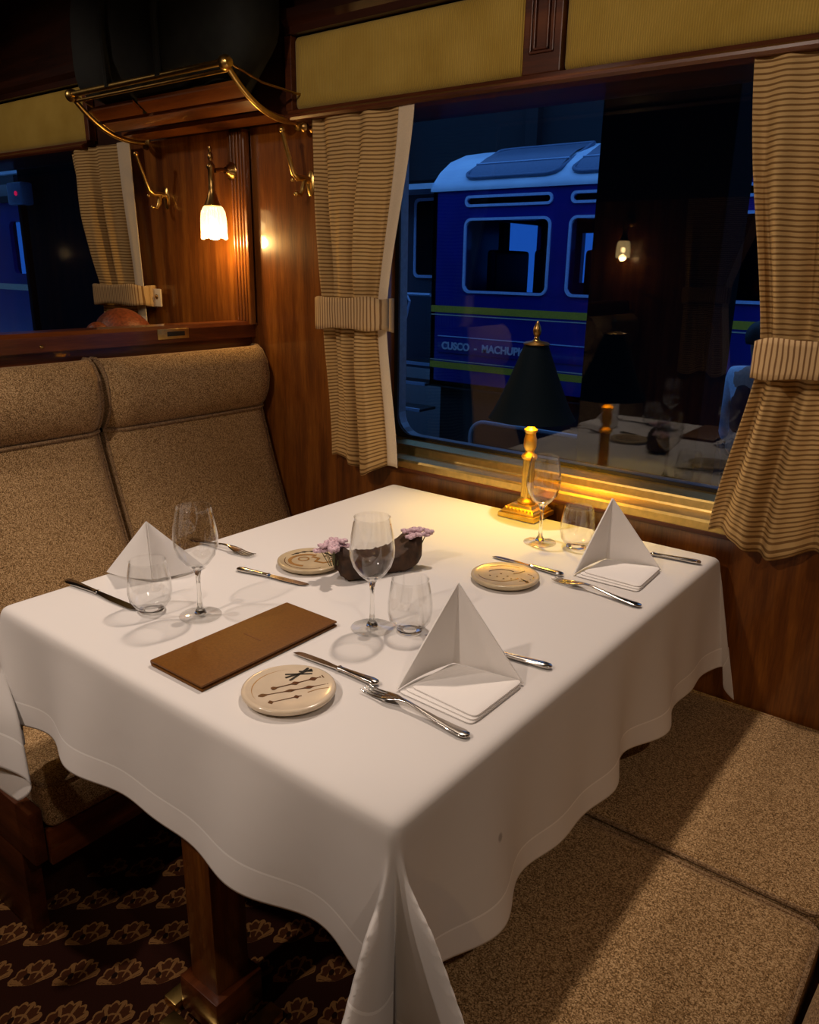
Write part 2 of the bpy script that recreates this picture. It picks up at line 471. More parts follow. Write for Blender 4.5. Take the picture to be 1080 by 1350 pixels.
w = window(1, 1.2, 0, 1, True); w['label'] = 'wide carriage window with brass sill beside the table'; w['category'] = 'window'
w = window(2, -1.405, 0, 1, True, .845); w['label'] = 'dark window of the next bay behind the partition'; w['category'] = 'window'
window(3, 1.2, YO, -1, False); window(4, -1.2, YO, -1, False)
window(5, 3.55, 0, 1, False)

# ------------------------------------------------------------------ upper padded panels
def pad(x0, x1, label):
    z0, z1 = 1.817, 2.006
    w, h = x1 - x0, z1 - z0
    rows = []
    for ins, d in ((0, 0), (0, .006), (.004, .012), (.012, .017), (.03, .020)):
        pp = rrect(w - 2 * ins, h - 2 * ins, max(.012 - ins * .2, .006))
        rows.append([((x0 + x1) / 2 + a, -.004 - d, (z0 + z1) / 2 + b) for a, b in pp])
    m = MB(); m.loft(rows)
    tag(m.build('padded_panel', 'corduroy_cream'), label, 'panel', 'padded panels above the windows')
pad(.313, 1.084, 'cream corduroy wall panel above the left curtain of the main window')
pad(1.187, 1.988, 'cream corduroy wall panel above the right curtain, cut by the top right corner')
pad(-1.70, -.802, 'cream corduroy wall panel left of the luggage rack')

# ------------------------------------------------------------------ seats
SEAT_PROF = [(.300, .355), (.285, .47), (.235, .60), (.185, .74), (.148, .86), (.132, .915)]
HEAD_PROF = [(.132, .925), (.150, .945), (.170, .985), (.176, 1.03), (.168, 1.075), (.146, 1.108), (.125, 1.122), (.100, 1.122), (.086, 1.108)]
def seat_section(prof, W, back, bulge=.012, edge=.03):
    """soft pad: a profile swept across the seat's width with rounded sides"""
    m = MB(); N = 18
    rows = []
    for k in range(N + 1):
        u = k / N; y = (u - .5) * W
        e = min(u, 1 - u) * W
        s_ = math.sqrt(max(0, 1 - (1 - min(e / edge, 1)) ** 2)) if e < edge else 1
        fr = []
        for (x, z) in prof:
            fr.append((max(x - (1 - s_) * .03 + bulge * math.sin(PI * u), back + .004), y, z))
        rows.append(fr + [(back, y, prof[-1][1] - .004), (back, y, prof[0][1])])
    m.loft(rows)
    return m
def make_seat(label, group):
    W = .595
    t = thing('train_seat', label, 'seat', (0, 0, 0), 0, group)
    o = seat_section(SEAT_PROF, W, .082).build('backrest', 'tweed', t, angle=50)
    o = seat_section(HEAD_PROF, W, .080, .008).build('headrest', 'tweed', t, angle=60)
    c = MB(); c.bb(.318, .80, -W / 2, W / 2, .285, .392, .028, 5)
    c.build('seat_cushion', 'tweed', t, angle=60)
    for sg in (-1, 1):
        pts = [(x - .028, sg * (W / 2 - .001), z) for x, z in SEAT_PROF + HEAD_PROF]
        MB().tube(pts, .0048, 8).build('piping', 'piping_cloth', t)
    MB().tube([(.134 + .010 * math.sin(PI * k / 16) - (.024 if k in (0, 16) else 0), (k / 16 - .5) * W, .921) for k in range(17)], .0055, 8).build('piping', 'piping_cloth', t)
    loop = [(.559 + a, b, .386) for a, b in rrect(.475, W - .008, .03)]
    MB().tube(loop, .0045, 8, closed=True).build('piping', 'piping_cloth', t)
    return t
G = 'tweed train seats'
s0 = make_seat('tan tweed seat next to the wall on the left side of the table', G); s0.location = (0, -.310, 0)
dup(s0, (0, -.925, 0), 0, 'tan tweed seat on the left, aisle side, cut by the left edge')
dup(s0, (2.40, -.305, 0), PI, 'tan tweed seat on the right by the wall, its cushion beyond the seam')
dup(s0, (2.40, -.912, 0), PI, 'tan tweed seat cushion at the bottom right, nearest the camera')
dup(s0, (.0, YO + .31, 0), 0, 'tan tweed seat across the aisle seen only reflected in the window')
dup(s0, (-.0, -.31, 0), PI, 'tan tweed seat hidden behind the partition under the red-haired person').location = (.0, -.31, 0)

def bench(x0, x1, y0, y1, label, loc, rz):
    t = thing('bench_base', label, 'bench', loc, rz, 'wooden bench bases under the seats')
    MB().bb(x0, x1 - .02, y0 + .02, y1, .215, .283, .004).build('frame', 'mahogany_across_train', t, smooth=False)
    MB().bb(x1 - .02, x1, y0, y1, .20, .284, .005).build('front_rail', 'mahogany_across_train', t)
    MB().bb(x0, x1 - .008, y0 - .030, y0 - .002, .212, .338, .006).build('end_panel', 'mahogany_along_train', t)
    MB().bb(x0, x1 - .14, y0 + .01, y1, 0, .215, .003).build('plinth', 'dark_mahogany', t, smooth=False)
    MB().bb(x0, x1 - .07, y0 - .028, y0 + .008, 0, .2115, .004).build('end_foot', 'mahogany_along_train', t)
    return t
b0 = bench(.085, .79, -1.222, -.002, 'reddish wooden bench base under the left pair of seats', (0, 0, 0), 0)
dup(b0, (2.40, -1.224, 0), PI, 'wooden bench base hidden under the right pair of seats').location = (2.40, -1.225, 0)
b2 = bench(.06, .79, YO + .004, YO + .61, 'wooden bench base across the aisle behind the camera', (0, 0, 0), 0)

# ------------------------------------------------------------------ curtains
def curtain(label, edges, folds, lining, tie, seed, group='striped curtains', depth=.026, yc=-.045):
    """edges: list of (z, xl, xr) from bottom to top; lining 'l'/'r' side; tie (zb, zt, x0, x1)"""
    rnd = random.Random(seed)
    xc = sum(e[1] + e[2] for e in edges) / (2 * len(edges))
    t = thing('curtain', label, 'curtain', (xc, 0, 0), 0, group)
    ph = [rnd.uniform(0, 6.28) for _ in range(4)]
    def ends(z):
        for (z0, a0, b0), (z1, a1, b1) in zip(edges, edges[1:]):
            if z <= z1 or (z1, a1, b1) == edges[-1]:
                f = (z - z0) / (z1 - z0); f = max(0, min(1, f)); f = .4 * f + .6 * smooth(f)
                return a0 + (a1 - a0) * f, b0 + (b1 - b0) * f
    zb, zt = edges[0][0], edges[-1][0]
    full = max(e[2] - e[1] for e in edges)
    def surf(u, v, off=0.):
        z = zb + (zt - zb) * v
        a, b = ends(z)
        sq = full / max(b - a, .05)
        w = u + .025 * math.sin(2 * PI * (u * 2 + v * .8) + ph[0]) * (1 - .5 * v)
        d = depth * (.65 + .35 * min(sq, 1.6)) * (.55 * math.sin(2 * PI * folds * w + ph[1]) + .45 * math.sin(2 * PI * (folds * .47) * w + ph[2] + v * 1.7)
                    + .25 * math.sin(2 * PI * folds * 1.9 * w + ph[3] - v * 2))
        tz = (tie[0] + tie[1]) / 2
        pinch = math.exp(-((z - tz) / .09) ** 2)
        d *= 1 - .55 * pinch
        topk = smooth((v - .72) / .28); d = d * (1 - .62 * topk) - .012 * topk
        if lining == 'r': d = d * (1 - .85 * smooth((u - .72) / .14))
        sag = .012 * math.sin(PI * min(max(u, 0), 1)) * (1 - v) if v < .02 else 0
        return (a + (b - a) * u - xc, yc - d + off, z - sag - (0.018 * math.sin(2 * PI * folds * .5 * u + ph[1]) * (1 - v) ** 6))
    def strip(u0, u1, n, mat, name, off):
        NV = 70; m = MB()
        P = [[surf(u0 + (u1 - u0) * i / n, j / NV, off) for j in range(NV + 1)] for i in range(n + 1)]
        U = [[((u0 + (u1 - u0) * i / n) * full * 1.6, zb + (zt - zb) * j / NV) for j in range(NV + 1)] for i in range(n + 1)]
        m.grid(P, uvs=U)
        o = m.build(name, mat, t, angle=80)
        sd = o.modifiers.new('thick', 'SOLIDIFY'); sd.thickness = .002; sd.offset = 0
        return o
    lw = .22 if seed == 5 else .14
    if lining == 'r':
        strip(0, 1 - lw, 100, 'curtain_stripe', 'fabric', 0); strip(1 - lw, 1, 14, 'curtain_lining', 'lining', 0)['label'] = 'plain pale lining edge'
    elif lining == 'l':
        strip(lw, 1, 100, 'curtain_stripe', 'fabric', 0); strip(0, lw, 14, 'curtain_lining', 'lining', 0)
    else: strip(0, 1, 100, 'curtain_stripe', 'fabric', 0)
    # tieback: a soft band round the gathers
    z0, z1, x0, x1 = tie
    m = MB(); n = 60; rows = []; uv = []
    hw = (x1 - x0) / 2; xm = (x0 + x1) / 2 - xc
    for i in range(n + 1):
        a = 2 * PI * i / n
        rx, ry = hw, .052
        px = xm + rx * math.copysign(abs(math.cos(a)) ** .6, math.cos(a)); py = yc + .004 - ry * math.copysign(abs(math.sin(a)) ** .6, math.sin(a))
        col = []; cu = []
        for j in range(7):
            f = j / 6
            wob = .003 * math.sin(5 * a + f * 3)
            col.append((px, min(py, -.004), z0 + (z1 - z0) * f + .008 * math.sin(a * 1.0 + .6) + wob)); cu.append(((px + xc) if True else 0, f * .09))
        rows.append(col); uv.append(cu)
    m.grid(rows, uvs=uv)
    o = m.build('tieback', 'tieback_stripe', t, angle=80); o['label'] = 'vertically striped tieback band'
    sd = o.modifiers.new('thick', 'SOLIDIFY'); sd.thickness = .005; sd.offset = 1
    return t, xc
curtain('striped curtain on the left of the main window, pale lining edge towards the glass',
        [(.797, .455, .735), (1.245, .44, .688), (1.79, .392, .778)], 2.7, 'r', (1.200, 1.290, .43, .690), 3, depth=.034)
curtain('striped curtain at the right edge, flaring below its band',
        [(.805, 1.650, 2.03), (1.21, 1.712, 1.97), (1.79, 1.618, 2.02)], 3.9, None, (1.172, 1.252, 1.704, 1.98), 11, depth=.032)
t, xc = curtain('striped curtain of the next bay, seen behind the partition over the red hair',
        [(.80, -.74, -.45), (1.26, -.775, -.478), (1.79, -.915, -.50)], 2.8, 'r', (1.222, 1.296, -.782, -.455), 5, depth=.034)
bx = MB().bb(-.47 - xc, -.405 - xc, -.03, -.022, 1.226, 1.290, .006); bx.build('tieback_end', 'curtain_lining', t)
MB().sphere((-.427 - xc, -.032, 1.262), .009, 2, (1, .5, 1)).build('button', 'aged_brass', t)
t2, _ = curtain('striped curtain across the aisle, seen only as a grey-green reflection in the glass',
        [(.80, .45, .76), (1.245, .44, .70), (1.79, .392, .86)], 3.4, 'r', (1.200, 1.290, .43, .70), 8)
t2.rotation_euler.z = PI; t2.location = (1.30 - .0, YO, 0)
t2.location.x = .60; t2.scale = (-1, 1, 1)
t2.rotation_euler.z = 0; t2.scale = (1, -1, 1)

# ------------------------------------------------------------------ luggage rack
def rack():
    t = thing('luggage_rack', 'brass and wood luggage rack on the wall above the lamp', 'rack', (-.075, 0, 1.78))
    X0, X1 = -.385, .385
    def curve(x, inset=0):
        pts = []
        for k in range(15):
            f = k / 14
            y = -.012 - .255 * f + inset * 0
            z = .012 * (1 - f) ** 2 + .118 * f ** 2.4 - .006
            pts.append((x, y, z))
        return pts
    for x in (X0, X1):
        pt = curve(x)
        MB().tube(pt, .0085, 10).build('bracket', 'brass', t)
        m = MB(); m.lathe([(0, -.018), (.012, -.017), (.019, -.008), (.020, .0), (.019, .008), (.012, .017), (0, .018)], (0, 0, 0), 20)
        e = m.build('bracket_end', 'brass', t); e.location = (x, -.270, .116); e.rotation_euler = (0, PI / 2, 0)
        m = MB(); m.lathe([(0, 0), (.022, 0), (.022, .004), (.014, .008), (.009, .012)], (0, 0, 0), 24)
        e = m.build('wall_flange', 'aged_brass', t); e.location = (x, -.001, .006); e.rotation_euler = (PI / 2, 0, 0)
        # thin upper stay back to the wall
        MB().tube([(x, -.262, .120), (x + .02 * (1 if x > 0 else -1), -.16, .085), (x + .03 * (1 if x > 0 else -1), -.05, .075), (x + .03 * (1 if x > 0 else -1), -.002, .075)], .0035, 8).build('stay', 'aged_brass', t)
    MB().tube([(X0 - .005, -.272, .118), (X1 + .005, -.272, .118)], .009, 12).build('front_rail', 'brass', t)
    MB().tube([(X0, -.262, .100), (X1, -.262, .100)], .005, 12).build('front_rail', 'brass', t)
    # wooden slats following the curve
    def slat(f0, f1, x0, x1):
        rows = []
        P = curve(0)
        def at(f):
            q = f * 14; i = min(int(q), 13); r = q - i
            return P[i][1] + (P[i + 1][1] - P[i][1]) * r, P[i][2] + (P[i + 1][2] - P[i][2]) * r
        m = MB(); ring = []
        for k in range(6):
            y, z = at(f0 + (f1 - f0) * k / 5); ring.append((y, z + .004))
        for k in range(6):
            y, z = at(f1 + (f0 - f1) * k / 5); ring.append((y, z + .016))
        m.prism(ring, 'x', x0, x1)
        m.build('slat', 'slat_wood', t, angle=50)
    slat(.07, .37, X0 + .012, X1 - .012)
    slat(.49, .645, X0 + .012, X1 - .012)
    slat(.695, .825, X0 + .012, -.12); slat(.695, .825, -.095, X1 - .012)
rack()

def bag():
    m = MB(); rnd = random.Random(2)
    N, K = 40, 24; rows = []
    for i in range(N + 1):
        u = i / N; x = -.44 + .88 * u
        prof = (max(0, 1 - abs(2 * u - 1) ** 4)) ** .5
        ring = []
        for k in range(K):
            a = 2 * PI * k / K
            cy, cz = math.cos(a), math.sin(a)
            sy = math.copysign(abs(cy) ** .65, cy); sz = math.copysign(abs(cz) ** .65, cz)
            bump = 1 + .06 * math.sin(7 * u * 3 + 2 * a) + .05 * math.sin(13 * u + 3 * a + 1)
            yy = sy * .118 * (.25 + .75 * prof) * bump; zz = .215 + sz * .215 * (.3 + .7 * prof) * bump
            f = min(max((-.150 + yy + .012) / -.255, 0), 1)
            ring.append((x, yy, max(zz, 1.78 + .012 * (1 - f) ** 2 + .118 * f ** 2.4 + .022 - 1.845)))
        rows.append(ring)
    m.loft(rows)
    t = thing('travel_bag', 'large black soft bag lying on the luggage rack', 'bag', (-.10, -.150, 1.845))
    m.build('body', 'luggage', t, angle=80)
    for x in (-.14, .12):
        MB().tube([(x, -.125, .05), (x + .01, -.135, .2), (x + .02, -.13, .33), (x + .02, -.06, .42)], .012, 8).build('strap', 'luggage', t)
bag()

# ------------------------------------------------------------------ coat hooks
def hook(label, loc):
    t = thing('coat_hook', label, 'hook', loc, 0, 'brass double coat hooks')
    m = MB()
    pp = [(math.cos(2 * PI * k / 20) * .017, math.sin(2 * PI * k / 20) * .036) for k in range(20)]
    m.loft([[(a * s, -d, b * s) for a, b in pp] for s, d in ((1, 0), (1, .003), (.8, .006), (.45, .008))])
    m.build('backplate', 'brass', t)
    up = [(0, -.006, .006), (0, -.03, .012), (0, -.055, .010), (0, -.072, .022), (0, -.085, .055), (0, -.100, .095), (0, -.112, .128)]
    MB().tube(up, [.008, .008, .009, .008, .007, .006, .006], 10).build('upper_arm', 'brass', t)
    MB().sphere((0, -.113, .133), .009).build('upper_knob', 'brass', t)
    MB().sphere((0, -.076, .004), .006).build('drop_bead', 'brass', t)
    lo = [(0, -.006, .01), (0, -.02, .012), (0, -.032, -.002), (0, -.036, -.022), (0, -.045, -.036), (0, -.058, -.034)]
    MB().tube(lo, [.008, .008, .0075, .0075, .006, .006], 10).build('lower_arm', 'brass', t)
    MB().sphere((0, -.062, -.033), .008).build('lower_knob', 'brass', t)
    return t
h0 = hook('brass coat hook right of the wall lamp, next to the curtain', (.352, .0015, 1.617))
dup(h0, (-.365, .0015, 1.600), 0, 'brass coat hook left of the wall lamp, next to the far curtain')
# small knob at the rail's end
m = MB(); m.lathe([(0, 0), (.012, 0), (.012, .004), (.006, .010), (.006, .02), (.013, .028), (.014, .036), (.008, .044), (0, .046)], n=20)
o = m.build('brass_stud', 'aged_brass'); o.location = (.365, -.001, 1.766); o.rotation_euler = (PI / 2, 0, 0)
tag(o, 'small brass knob on the wall under the end of the window rail', 'stud')

# ------------------------------------------------------------------ wall lamp
def wall_lamp(label, loc, rz):
    t = thing('wall_lamp', label, 'lamp', loc, rz, 'tulip wall lamps')
    m = MB(); m.lathe([(0, 0), (.026, 0), (.027, .006), (.021, .010), (.019, .016), (.012, .022), (.010, .03)], n=28)
    e = m.build('rosette', 'aged_brass', t); e.rotation_euler = (PI / 2, 0, 0); e.location = (.0, -.014, .11)
    MB().tube([(0, -.03, .11), (.0, -.06, .11), (0, -.085, .105)], .007, 10).build('arm', 'aged_brass', t)
    m = MB(); m.lathe([(0, .175), (.006, .172), (.007, .165), (.004, .158), (.008, .150), (.009, .140), (.005, .132), (.008, .126), (.014, .118), (.014, .112), (.010, .106), (.010, .06), (.011, .055), (.010, .050), (.015, .03), (.022, .012), (.028, .0), (.026, -.002)], (0, -.10, 0), 28)
    m.build('stem', 'aged_brass', t)
    # tulip glass with ribs and a scalloped lip
    m = MB(); n = 72; rows = []
    for r, z in ((.018, .003), (.030, -.004), (.037, -.018), (.040, -.040), (.041, -.062), (.0405, -.082), (.042, -.096)):
        row = []
        for k in range(n):
            a = 2 * PI * k / n
            rr = r * (1 + .03 * math.cos(18 * a)); zz = z
            if z < -.08: zz = z - .007 * abs(math.sin(3 * a + .5)) * (1 if z < -.09 else .4)
            row.append((rr * math.cos(a), -.10 + rr * math.sin(a), zz))
        rows.append(row)
    m.loft(rows, False)
    m.build('shade', 'frosted_lamp_glass', t, angle=80)
    MB().sphere((0, -.10, -.055), .014, 2, (1, 1, 1.3)).build('bulb', 'bulb_glow', t)
    return t
wl = wall_lamp('lit frosted tulip wall lamp hanging beside the moulding on the wooden wall', (.012, 0, 1.558), 0)
dup(wl, (.045, YO, 1.555), PI, 'lit tulip wall lamp across the aisle, seen as a reflection in the dark glass')
dup(wl, (2.39, YO, 1.555), PI, 'lit tulip wall lamp across the aisle, behind the camera')

# ------------------------------------------------------------------ table and cloth
TX0, TX1, TY0, TY1 = .715, 1.690, -1.225, -.040
def table():
    t = thing('dining_table', 'dining table on one square wooden leg, hidden under the white cloth', 'table', (1.2, -.63, 0))
    MB().bb(TX0 + .010 - 1.2, TX1 - .010 - 1.2, TY0 + .010 + .63, TY1 - .010 + .63, TT - .036, TT - .007, .010).build('tabletop', 'mahogany_across_train', t)
    lx, ly = 1.1775 - 1.2, -1.112 + .63
    MB().bb(lx - .038, lx + .038, ly - .038, ly + .038, .09, TT - .034, .004).build('leg', 'mahogany_vertical', t)
    MB().bb(lx - .054, lx + .054, ly - .054, ly + .054, .018, .098, .003).build('leg_base', 'mahogany_across_train', t)
    for sx, sy, wx, wy in ((0, -.085, .062, .018), (.085, 0, .018, .062), (-.085, 0, .018, .062)):
        MB().bb(lx + sx - wx, lx + sx + wx, ly + sy - wy, ly + sy + wy, 0, .020, .004).build('foot_bar', 'brass', t)
    MB().bb(-.03, .03, .40, .46, 0, TT - .034, .004).build('leg', 'mahogany_vertical', t)
table()
def cloth():
    DX, DYn, DYf = .285, .236, .235
    r0 = .016
    def drop(t_): # arc round the edge then straight
        L = r0 * PI / 2
        if t_ <= 0: return 0, 0
        if t_ < L: a = t_ / r0; return r0 * math.sin(a), r0 * (1 - math.cos(a))
        return r0, r0 + (t_ - L)
    nx, ny = 230, 250
    us = [TX0 + r0 - DX + (TX1 - TX0 - 2 * r0 + 2 * DX) * i / nx for i in range(nx + 1)]
    vs = [TY0 + r0 - DYn + (TY1 - TY0 - 2 * r0 + DYn + DYf) * j / ny for j in range(ny + 1)]
    ax0, ax1, ay0, ay1 = TX0 + r0, TX1 - r0, TY0 + r0, TY1 - r0
    def wave_x(y): return .5 + .30 * math.sin(2 * PI * (y + .1) / .33 + .4) + .25 * math.sin(2 * PI * y / .21 + 1.3)
    def wave_y(x): return .45 + .30 * math.sin(2 * PI * (x + .12) / .36 + .5) + .2 * math.sin(2 * PI * x / .23)
    P = []; U = []
    for u in us:
        row = []; ru = []
        for v in vs:
            a = max(ax0 - u, u - ax1, 0); sa = -1 if u < ax0 else 1
            b = max(ay0 - v, v - ay1, 0); sb = -1 if v < ay0 else 1
            cxn = min(max(u, ax0), ax1); cyn = min(max(v, ay0), ay1)
            far = sb > 0 and b > 0
            if a > 0 and b > 0 and not far:
                r = math.hypot(a, b); th = math.atan2(b, a)          # 0 -> x side, pi/2 -> y side
                h, d = drop(r)
                q = th / (PI / 2)
                k1, k2 = (.20, .77) if sa > 0 else (.30, .72)
                ridge = math.exp(-((q - k1) / .13) ** 2) + 1.15 * math.exp(-((q - k2) / .14) ** 2)
                tt = max(0, r - .022)
                w0 = 1 - smooth(min(q, 1 - q) / .22)
                flare = tt * (.05 + .62 * ridge * smooth(tt / .12)) - .06 * tt * math.exp(-((q - .48) / .12) ** 2) * smooth(tt / .08)
                flare = flare * (1 - w0) + w0 * tt * .17 * (wave_x(ay0) if q < .5 else 1.15 * wave_y(cxn))
                lim = max(d - r0, 0) * .85
                flare = max(min(flare, lim), -.02)
                h += flare
                if d > r0: d = r0 + math.sqrt(max((d - r0) ** 2 - flare ** 2, 0))
                ang = th
                px = cxn + sa * h * math.cos(ang); py = cyn + sb * h * math.sin(ang)
                if sa < 0:
                    px += tt * .48 * smooth(tt / .2) * smooth(min(q, 1 - q) / .3 + .2) if q < .85 else tt * .48 * smooth(tt / .2) * smooth(min(q, 1 - q) / .3 + .2); py -= tt * .06
                row.append((px, py, TT - d))
            elif a > 0 and b > 0:
                r = math.hypot(a, b); h1, d1 = drop(r); t1 = max(0, r - .03)
                fl = t1 * (.17 * wave_x(v) + .16 * smooth(b / .16)); h1 += fl; d1 -= fl * fl / max(2 * t1, .01)
                row.append((cxn + sa * h1, cyn + min(b, .016) * .9, TT - min(d1, .366)))
            else:
                h1, d1 = drop(a); h2, d2 = drop(b)
                t1 = max(0, a - .03); t2 = max(0, b - .03)
                if a > 0:
                    fl = t1 * .17 * wave_x(v) if not far else t1 * .1
                    h1 += fl; d1 -= fl * fl / max(2 * t1, .01) if t1 > 0 else 0
                if b > 0 and not far:
                    fl = t2 * .20 * wave_y(u); h2 += fl; d2 -= fl * fl / max(2 * t2, .01) if t2 > 0 else 0
                if far: h2 = min(h2, .02)
                z = TT - max(d1, d2) + (.0006 * math.sin(u * 17 + v * 9) * math.sin(v * 13) if d1 == 0 and d2 == 0 else 0)
                row.append((cxn + sa * h1, cyn + sb * h2, z))
            ru.append((min(u - us[0], us[-1] - u, v - vs[0], vs[-1] - v), 0))
        P.append(row); U.append(ru)
    m = MB(); m.grid(P, uvs=U, layer='cloth')
    o = m.build('tablecloth', 'white_linen', angle=85)
    tag(o, 'white linen tablecloth with a stitched hem draped over the dining table', 'tablecloth')
    sm = o.modifiers.new('soften', 'SMOOTH'); sm.factor = .5; sm.iterations = 10
    sd = o.modifiers.new('thick', 'SOLIDIFY'); sd.thickness = .0016; sd.offset = -1
    return o
CL = cloth()

# ------------------------------------------------------------------ napkins
def napkin(label, loc, rz):
    t = thing('napkin', label, 'napkin', loc, rz, 'white napkins folded into pyramids')
    # local: crease foot at origin, walls run along -y' (left) and +x' (right); open square in front
    A = Vector((.004, .0, .150)); I = Vector((0, 0, .0095)); L = Vector((-.022, -.118, .004)); R = Vector((.118, .022, .004)); F = Vector((.118, -.122, .004))
    def wall(P0, P1, P2, bulge):
        n = 14; m = MB()
        nrm = (P1 - P0).cross(P2 - P0).normalized()
        f0 = []; f1 = []
        for i in range(n + 1):
            r0 = []; r1 = []
            for j in range(n + 1):
                u = i / n; v = j / n                       # u: from apex down, v across
                p = P0 + (P1 - P0) * u * (1 - v) + (P2 - P0) * u * v
                k = math.sin(PI * v) * u * bulge
                th = .0030 + .004 * math.sin(PI * v) * u
                r0.append(tuple(p + nrm * k)); r1.append(tuple(p + nrm * (k - th)))
            f0.append(r0); f1.append(r1)
        m.grid(f0); m.grid(f1)
        for i in range(n):
            for side in (0, n):
                m.bm.faces.new([m.bm.verts.new(q) for q in (f0[i][side], f0[i + 1][side], f1[i + 1][side], f1[i][side])])
            m.bm.faces.new([m.bm.verts.new(q) for q in (f0[n][i], f0[n][i + 1], f1[n][i + 1], f1[n][i])])
        return m
    wl_ = wall(A, L, I, -.006); wl_.build('left_wing', 'napkin_linen', t, angle=60, weld=True)
    wr_ = wall(A, I, R, -.006); wr_.build('right_wing', 'napkin_linen', t, angle=60, weld=True)
    # folded square in front: three layers of cloth
    def layer(pts, z0, z1, rnd=.012):
        m = MB(); n = len(pts); ring = []
        for k in range(n):
            p, q, r = Vector(pts[k - 1]), Vector(pts[k]), Vector(pts[(k + 1) % n])
            a = q + (p - q).normalized() * rnd; b = q + (r - q).normalized() * rnd
            for s_ in range(5):
                f = s_ / 4; ring.append((a * (1 - f) ** 2 + q * 2 * f * (1 - f) + b * f * f))
        c = sum(ring, Vector((0, 0))) / len(ring)
        rows = []
        for ins, zf in ((.004, 0), (.0, .25), (.0, .7), (.004, 1), (.02, 1.06)):
            rows.append([(p.x + (c.x - p.x) * ins / .1, p.y + (c.y - p.y) * ins / .1, z0 + (z1 - z0) * zf) for p in ring])
        m.loft(rows); return m
    sq = [(0, 0), (L.x, L.y), (F.x, F.y), (R.x, R.y)]
    layer(sq, .0005, .0036).build('lower_fold', 'napkin_linen', t, angle=60)
    sq2 = [(.0, .0), (L.x + .006, L.y + .007), (F.x - .0, F.y + .005), (R.x, R.y)]
    layer(sq2, .0037, .0068).build('middle_fold', 'napkin_linen', t, angle=60)
    sq3 = [(.0, .0), (L.x + .013, L.y + .015), (F.x - .001, F.y + .010), (R.x - .001, R.y)]
    layer(sq3, .0069, .0105).build('upper_fold', 'napkin_linen', t, angle=60)
    return t
n0 = napkin('white pyramid napkin nearest the camera, behind the large fork', (1.520, -.868, TT), 0)
dup(n0, (1.503, -.256, TT), math.radians(3), 'white pyramid napkin at the window end, right of the brass lamp')
dup(n0, (.842, -.968, TT), math.radians(184), 'white pyramid napkin on the left, seen from behind through a tumbler').scale = (1, 1, .87)

# ------------------------------------------------------------------ glasses
def wine_glass(label, loc):
    t = thing('wine_glass', label, 'wine glass', loc, 0, 'empty wine glasses')
    b = MB(); b.lathe([(.0, .092), (.004, .0925), (.012, .096), (.024, .107), (.034, .122), (.0395, .140), (.0400, .155), (.0375, .178), (.0335, .200), (.0315, .211), (.0318, .2116), (.0322, .211)], n=56)
    b.build('bowl', 'drinking_glass', t, angle=80)
    b = MB(); b.lathe([(0, .0968), (.010, .0985), (.022, .108), (.032, .123), (.0378, .140), (.0384, .155), (.036, .178), (.0322, .200), (.0304, .211)], n=56)
    b.build('bowl_lining', 'drinking_glass', t, angle=80)
    s_ = MB(); s_.lathe([(0, .0008), (.036, .0008), (.0385, .0018), (.0385, .0026), (.036, .0034), (.020, .0058), (.011, .0085)], n=48)
    s_.build('foot', 'foot_glass', t, angle=50)
    s_ = MB(); s_.lathe([(0, .0045), (.011, .0062), (.010, .010), (.0058, .018), (.0042, .030), (.0036, .055), (.0042, .080), (.0066, .090), (.0105, .0950), (.009, .0962), (0, .0958)], n=32)
    s_.build('stem', 'clear_glass', t, angle=80)
    return t
g0 = wine_glass('wine glass on the left, standing right of the rear-view napkin', (1.046, -1.006, TT))
dup(g0, (1.323, -.842, TT), 0, 'wine glass in the middle, in front of the flower trough')
dup(g0, (1.326, -.235, TT), 0, 'wine glass in front of the brass table lamp')
def tumbler(label, loc):
    t = thing('tumbler', label, 'tumbler', loc, 0, 'stemless tumblers')
    b = MB(); b.lathe([(.022, .006), (.030, .012), (.0375, .024), (.0405, .040), (.0400, .058), (.0370, .078), (.0335, .096), (.0325, .101), (.0330, .1014), (.0334, .101)], n=56)
    b.build('bowl', 'drinking_glass', t, angle=80)
    b = MB(); b.lathe([(0, .0105), (.020, .0110), (.0285, .0155), (.036, .026), (.0388, .040), (.0383, .058), (.0354, .078), (.0320, .096), (.0312, .101)], n=56)
    b.build('bowl_lining', 'drinking_glass', t, angle=80)
    s_ = MB(); s_.lathe([(.012, .0025), (.020, .0008), (.0225, .0018), (.0235, .0045), (.021, .0055)], n=40)
    s_.build('base_ring', 'clear_glass', t, angle=80)
    return t
q0 = tumbler('tumbler on the left, standing over the long knife', (.957, -1.050, TT))
dup(q0, (1.381, -.806, TT), 0, 'tumbler half hidden behind the nearest napkin')
dup(q0, (1.407, -.207, TT), 0, 'tumbler half hidden behind the napkin by the window')

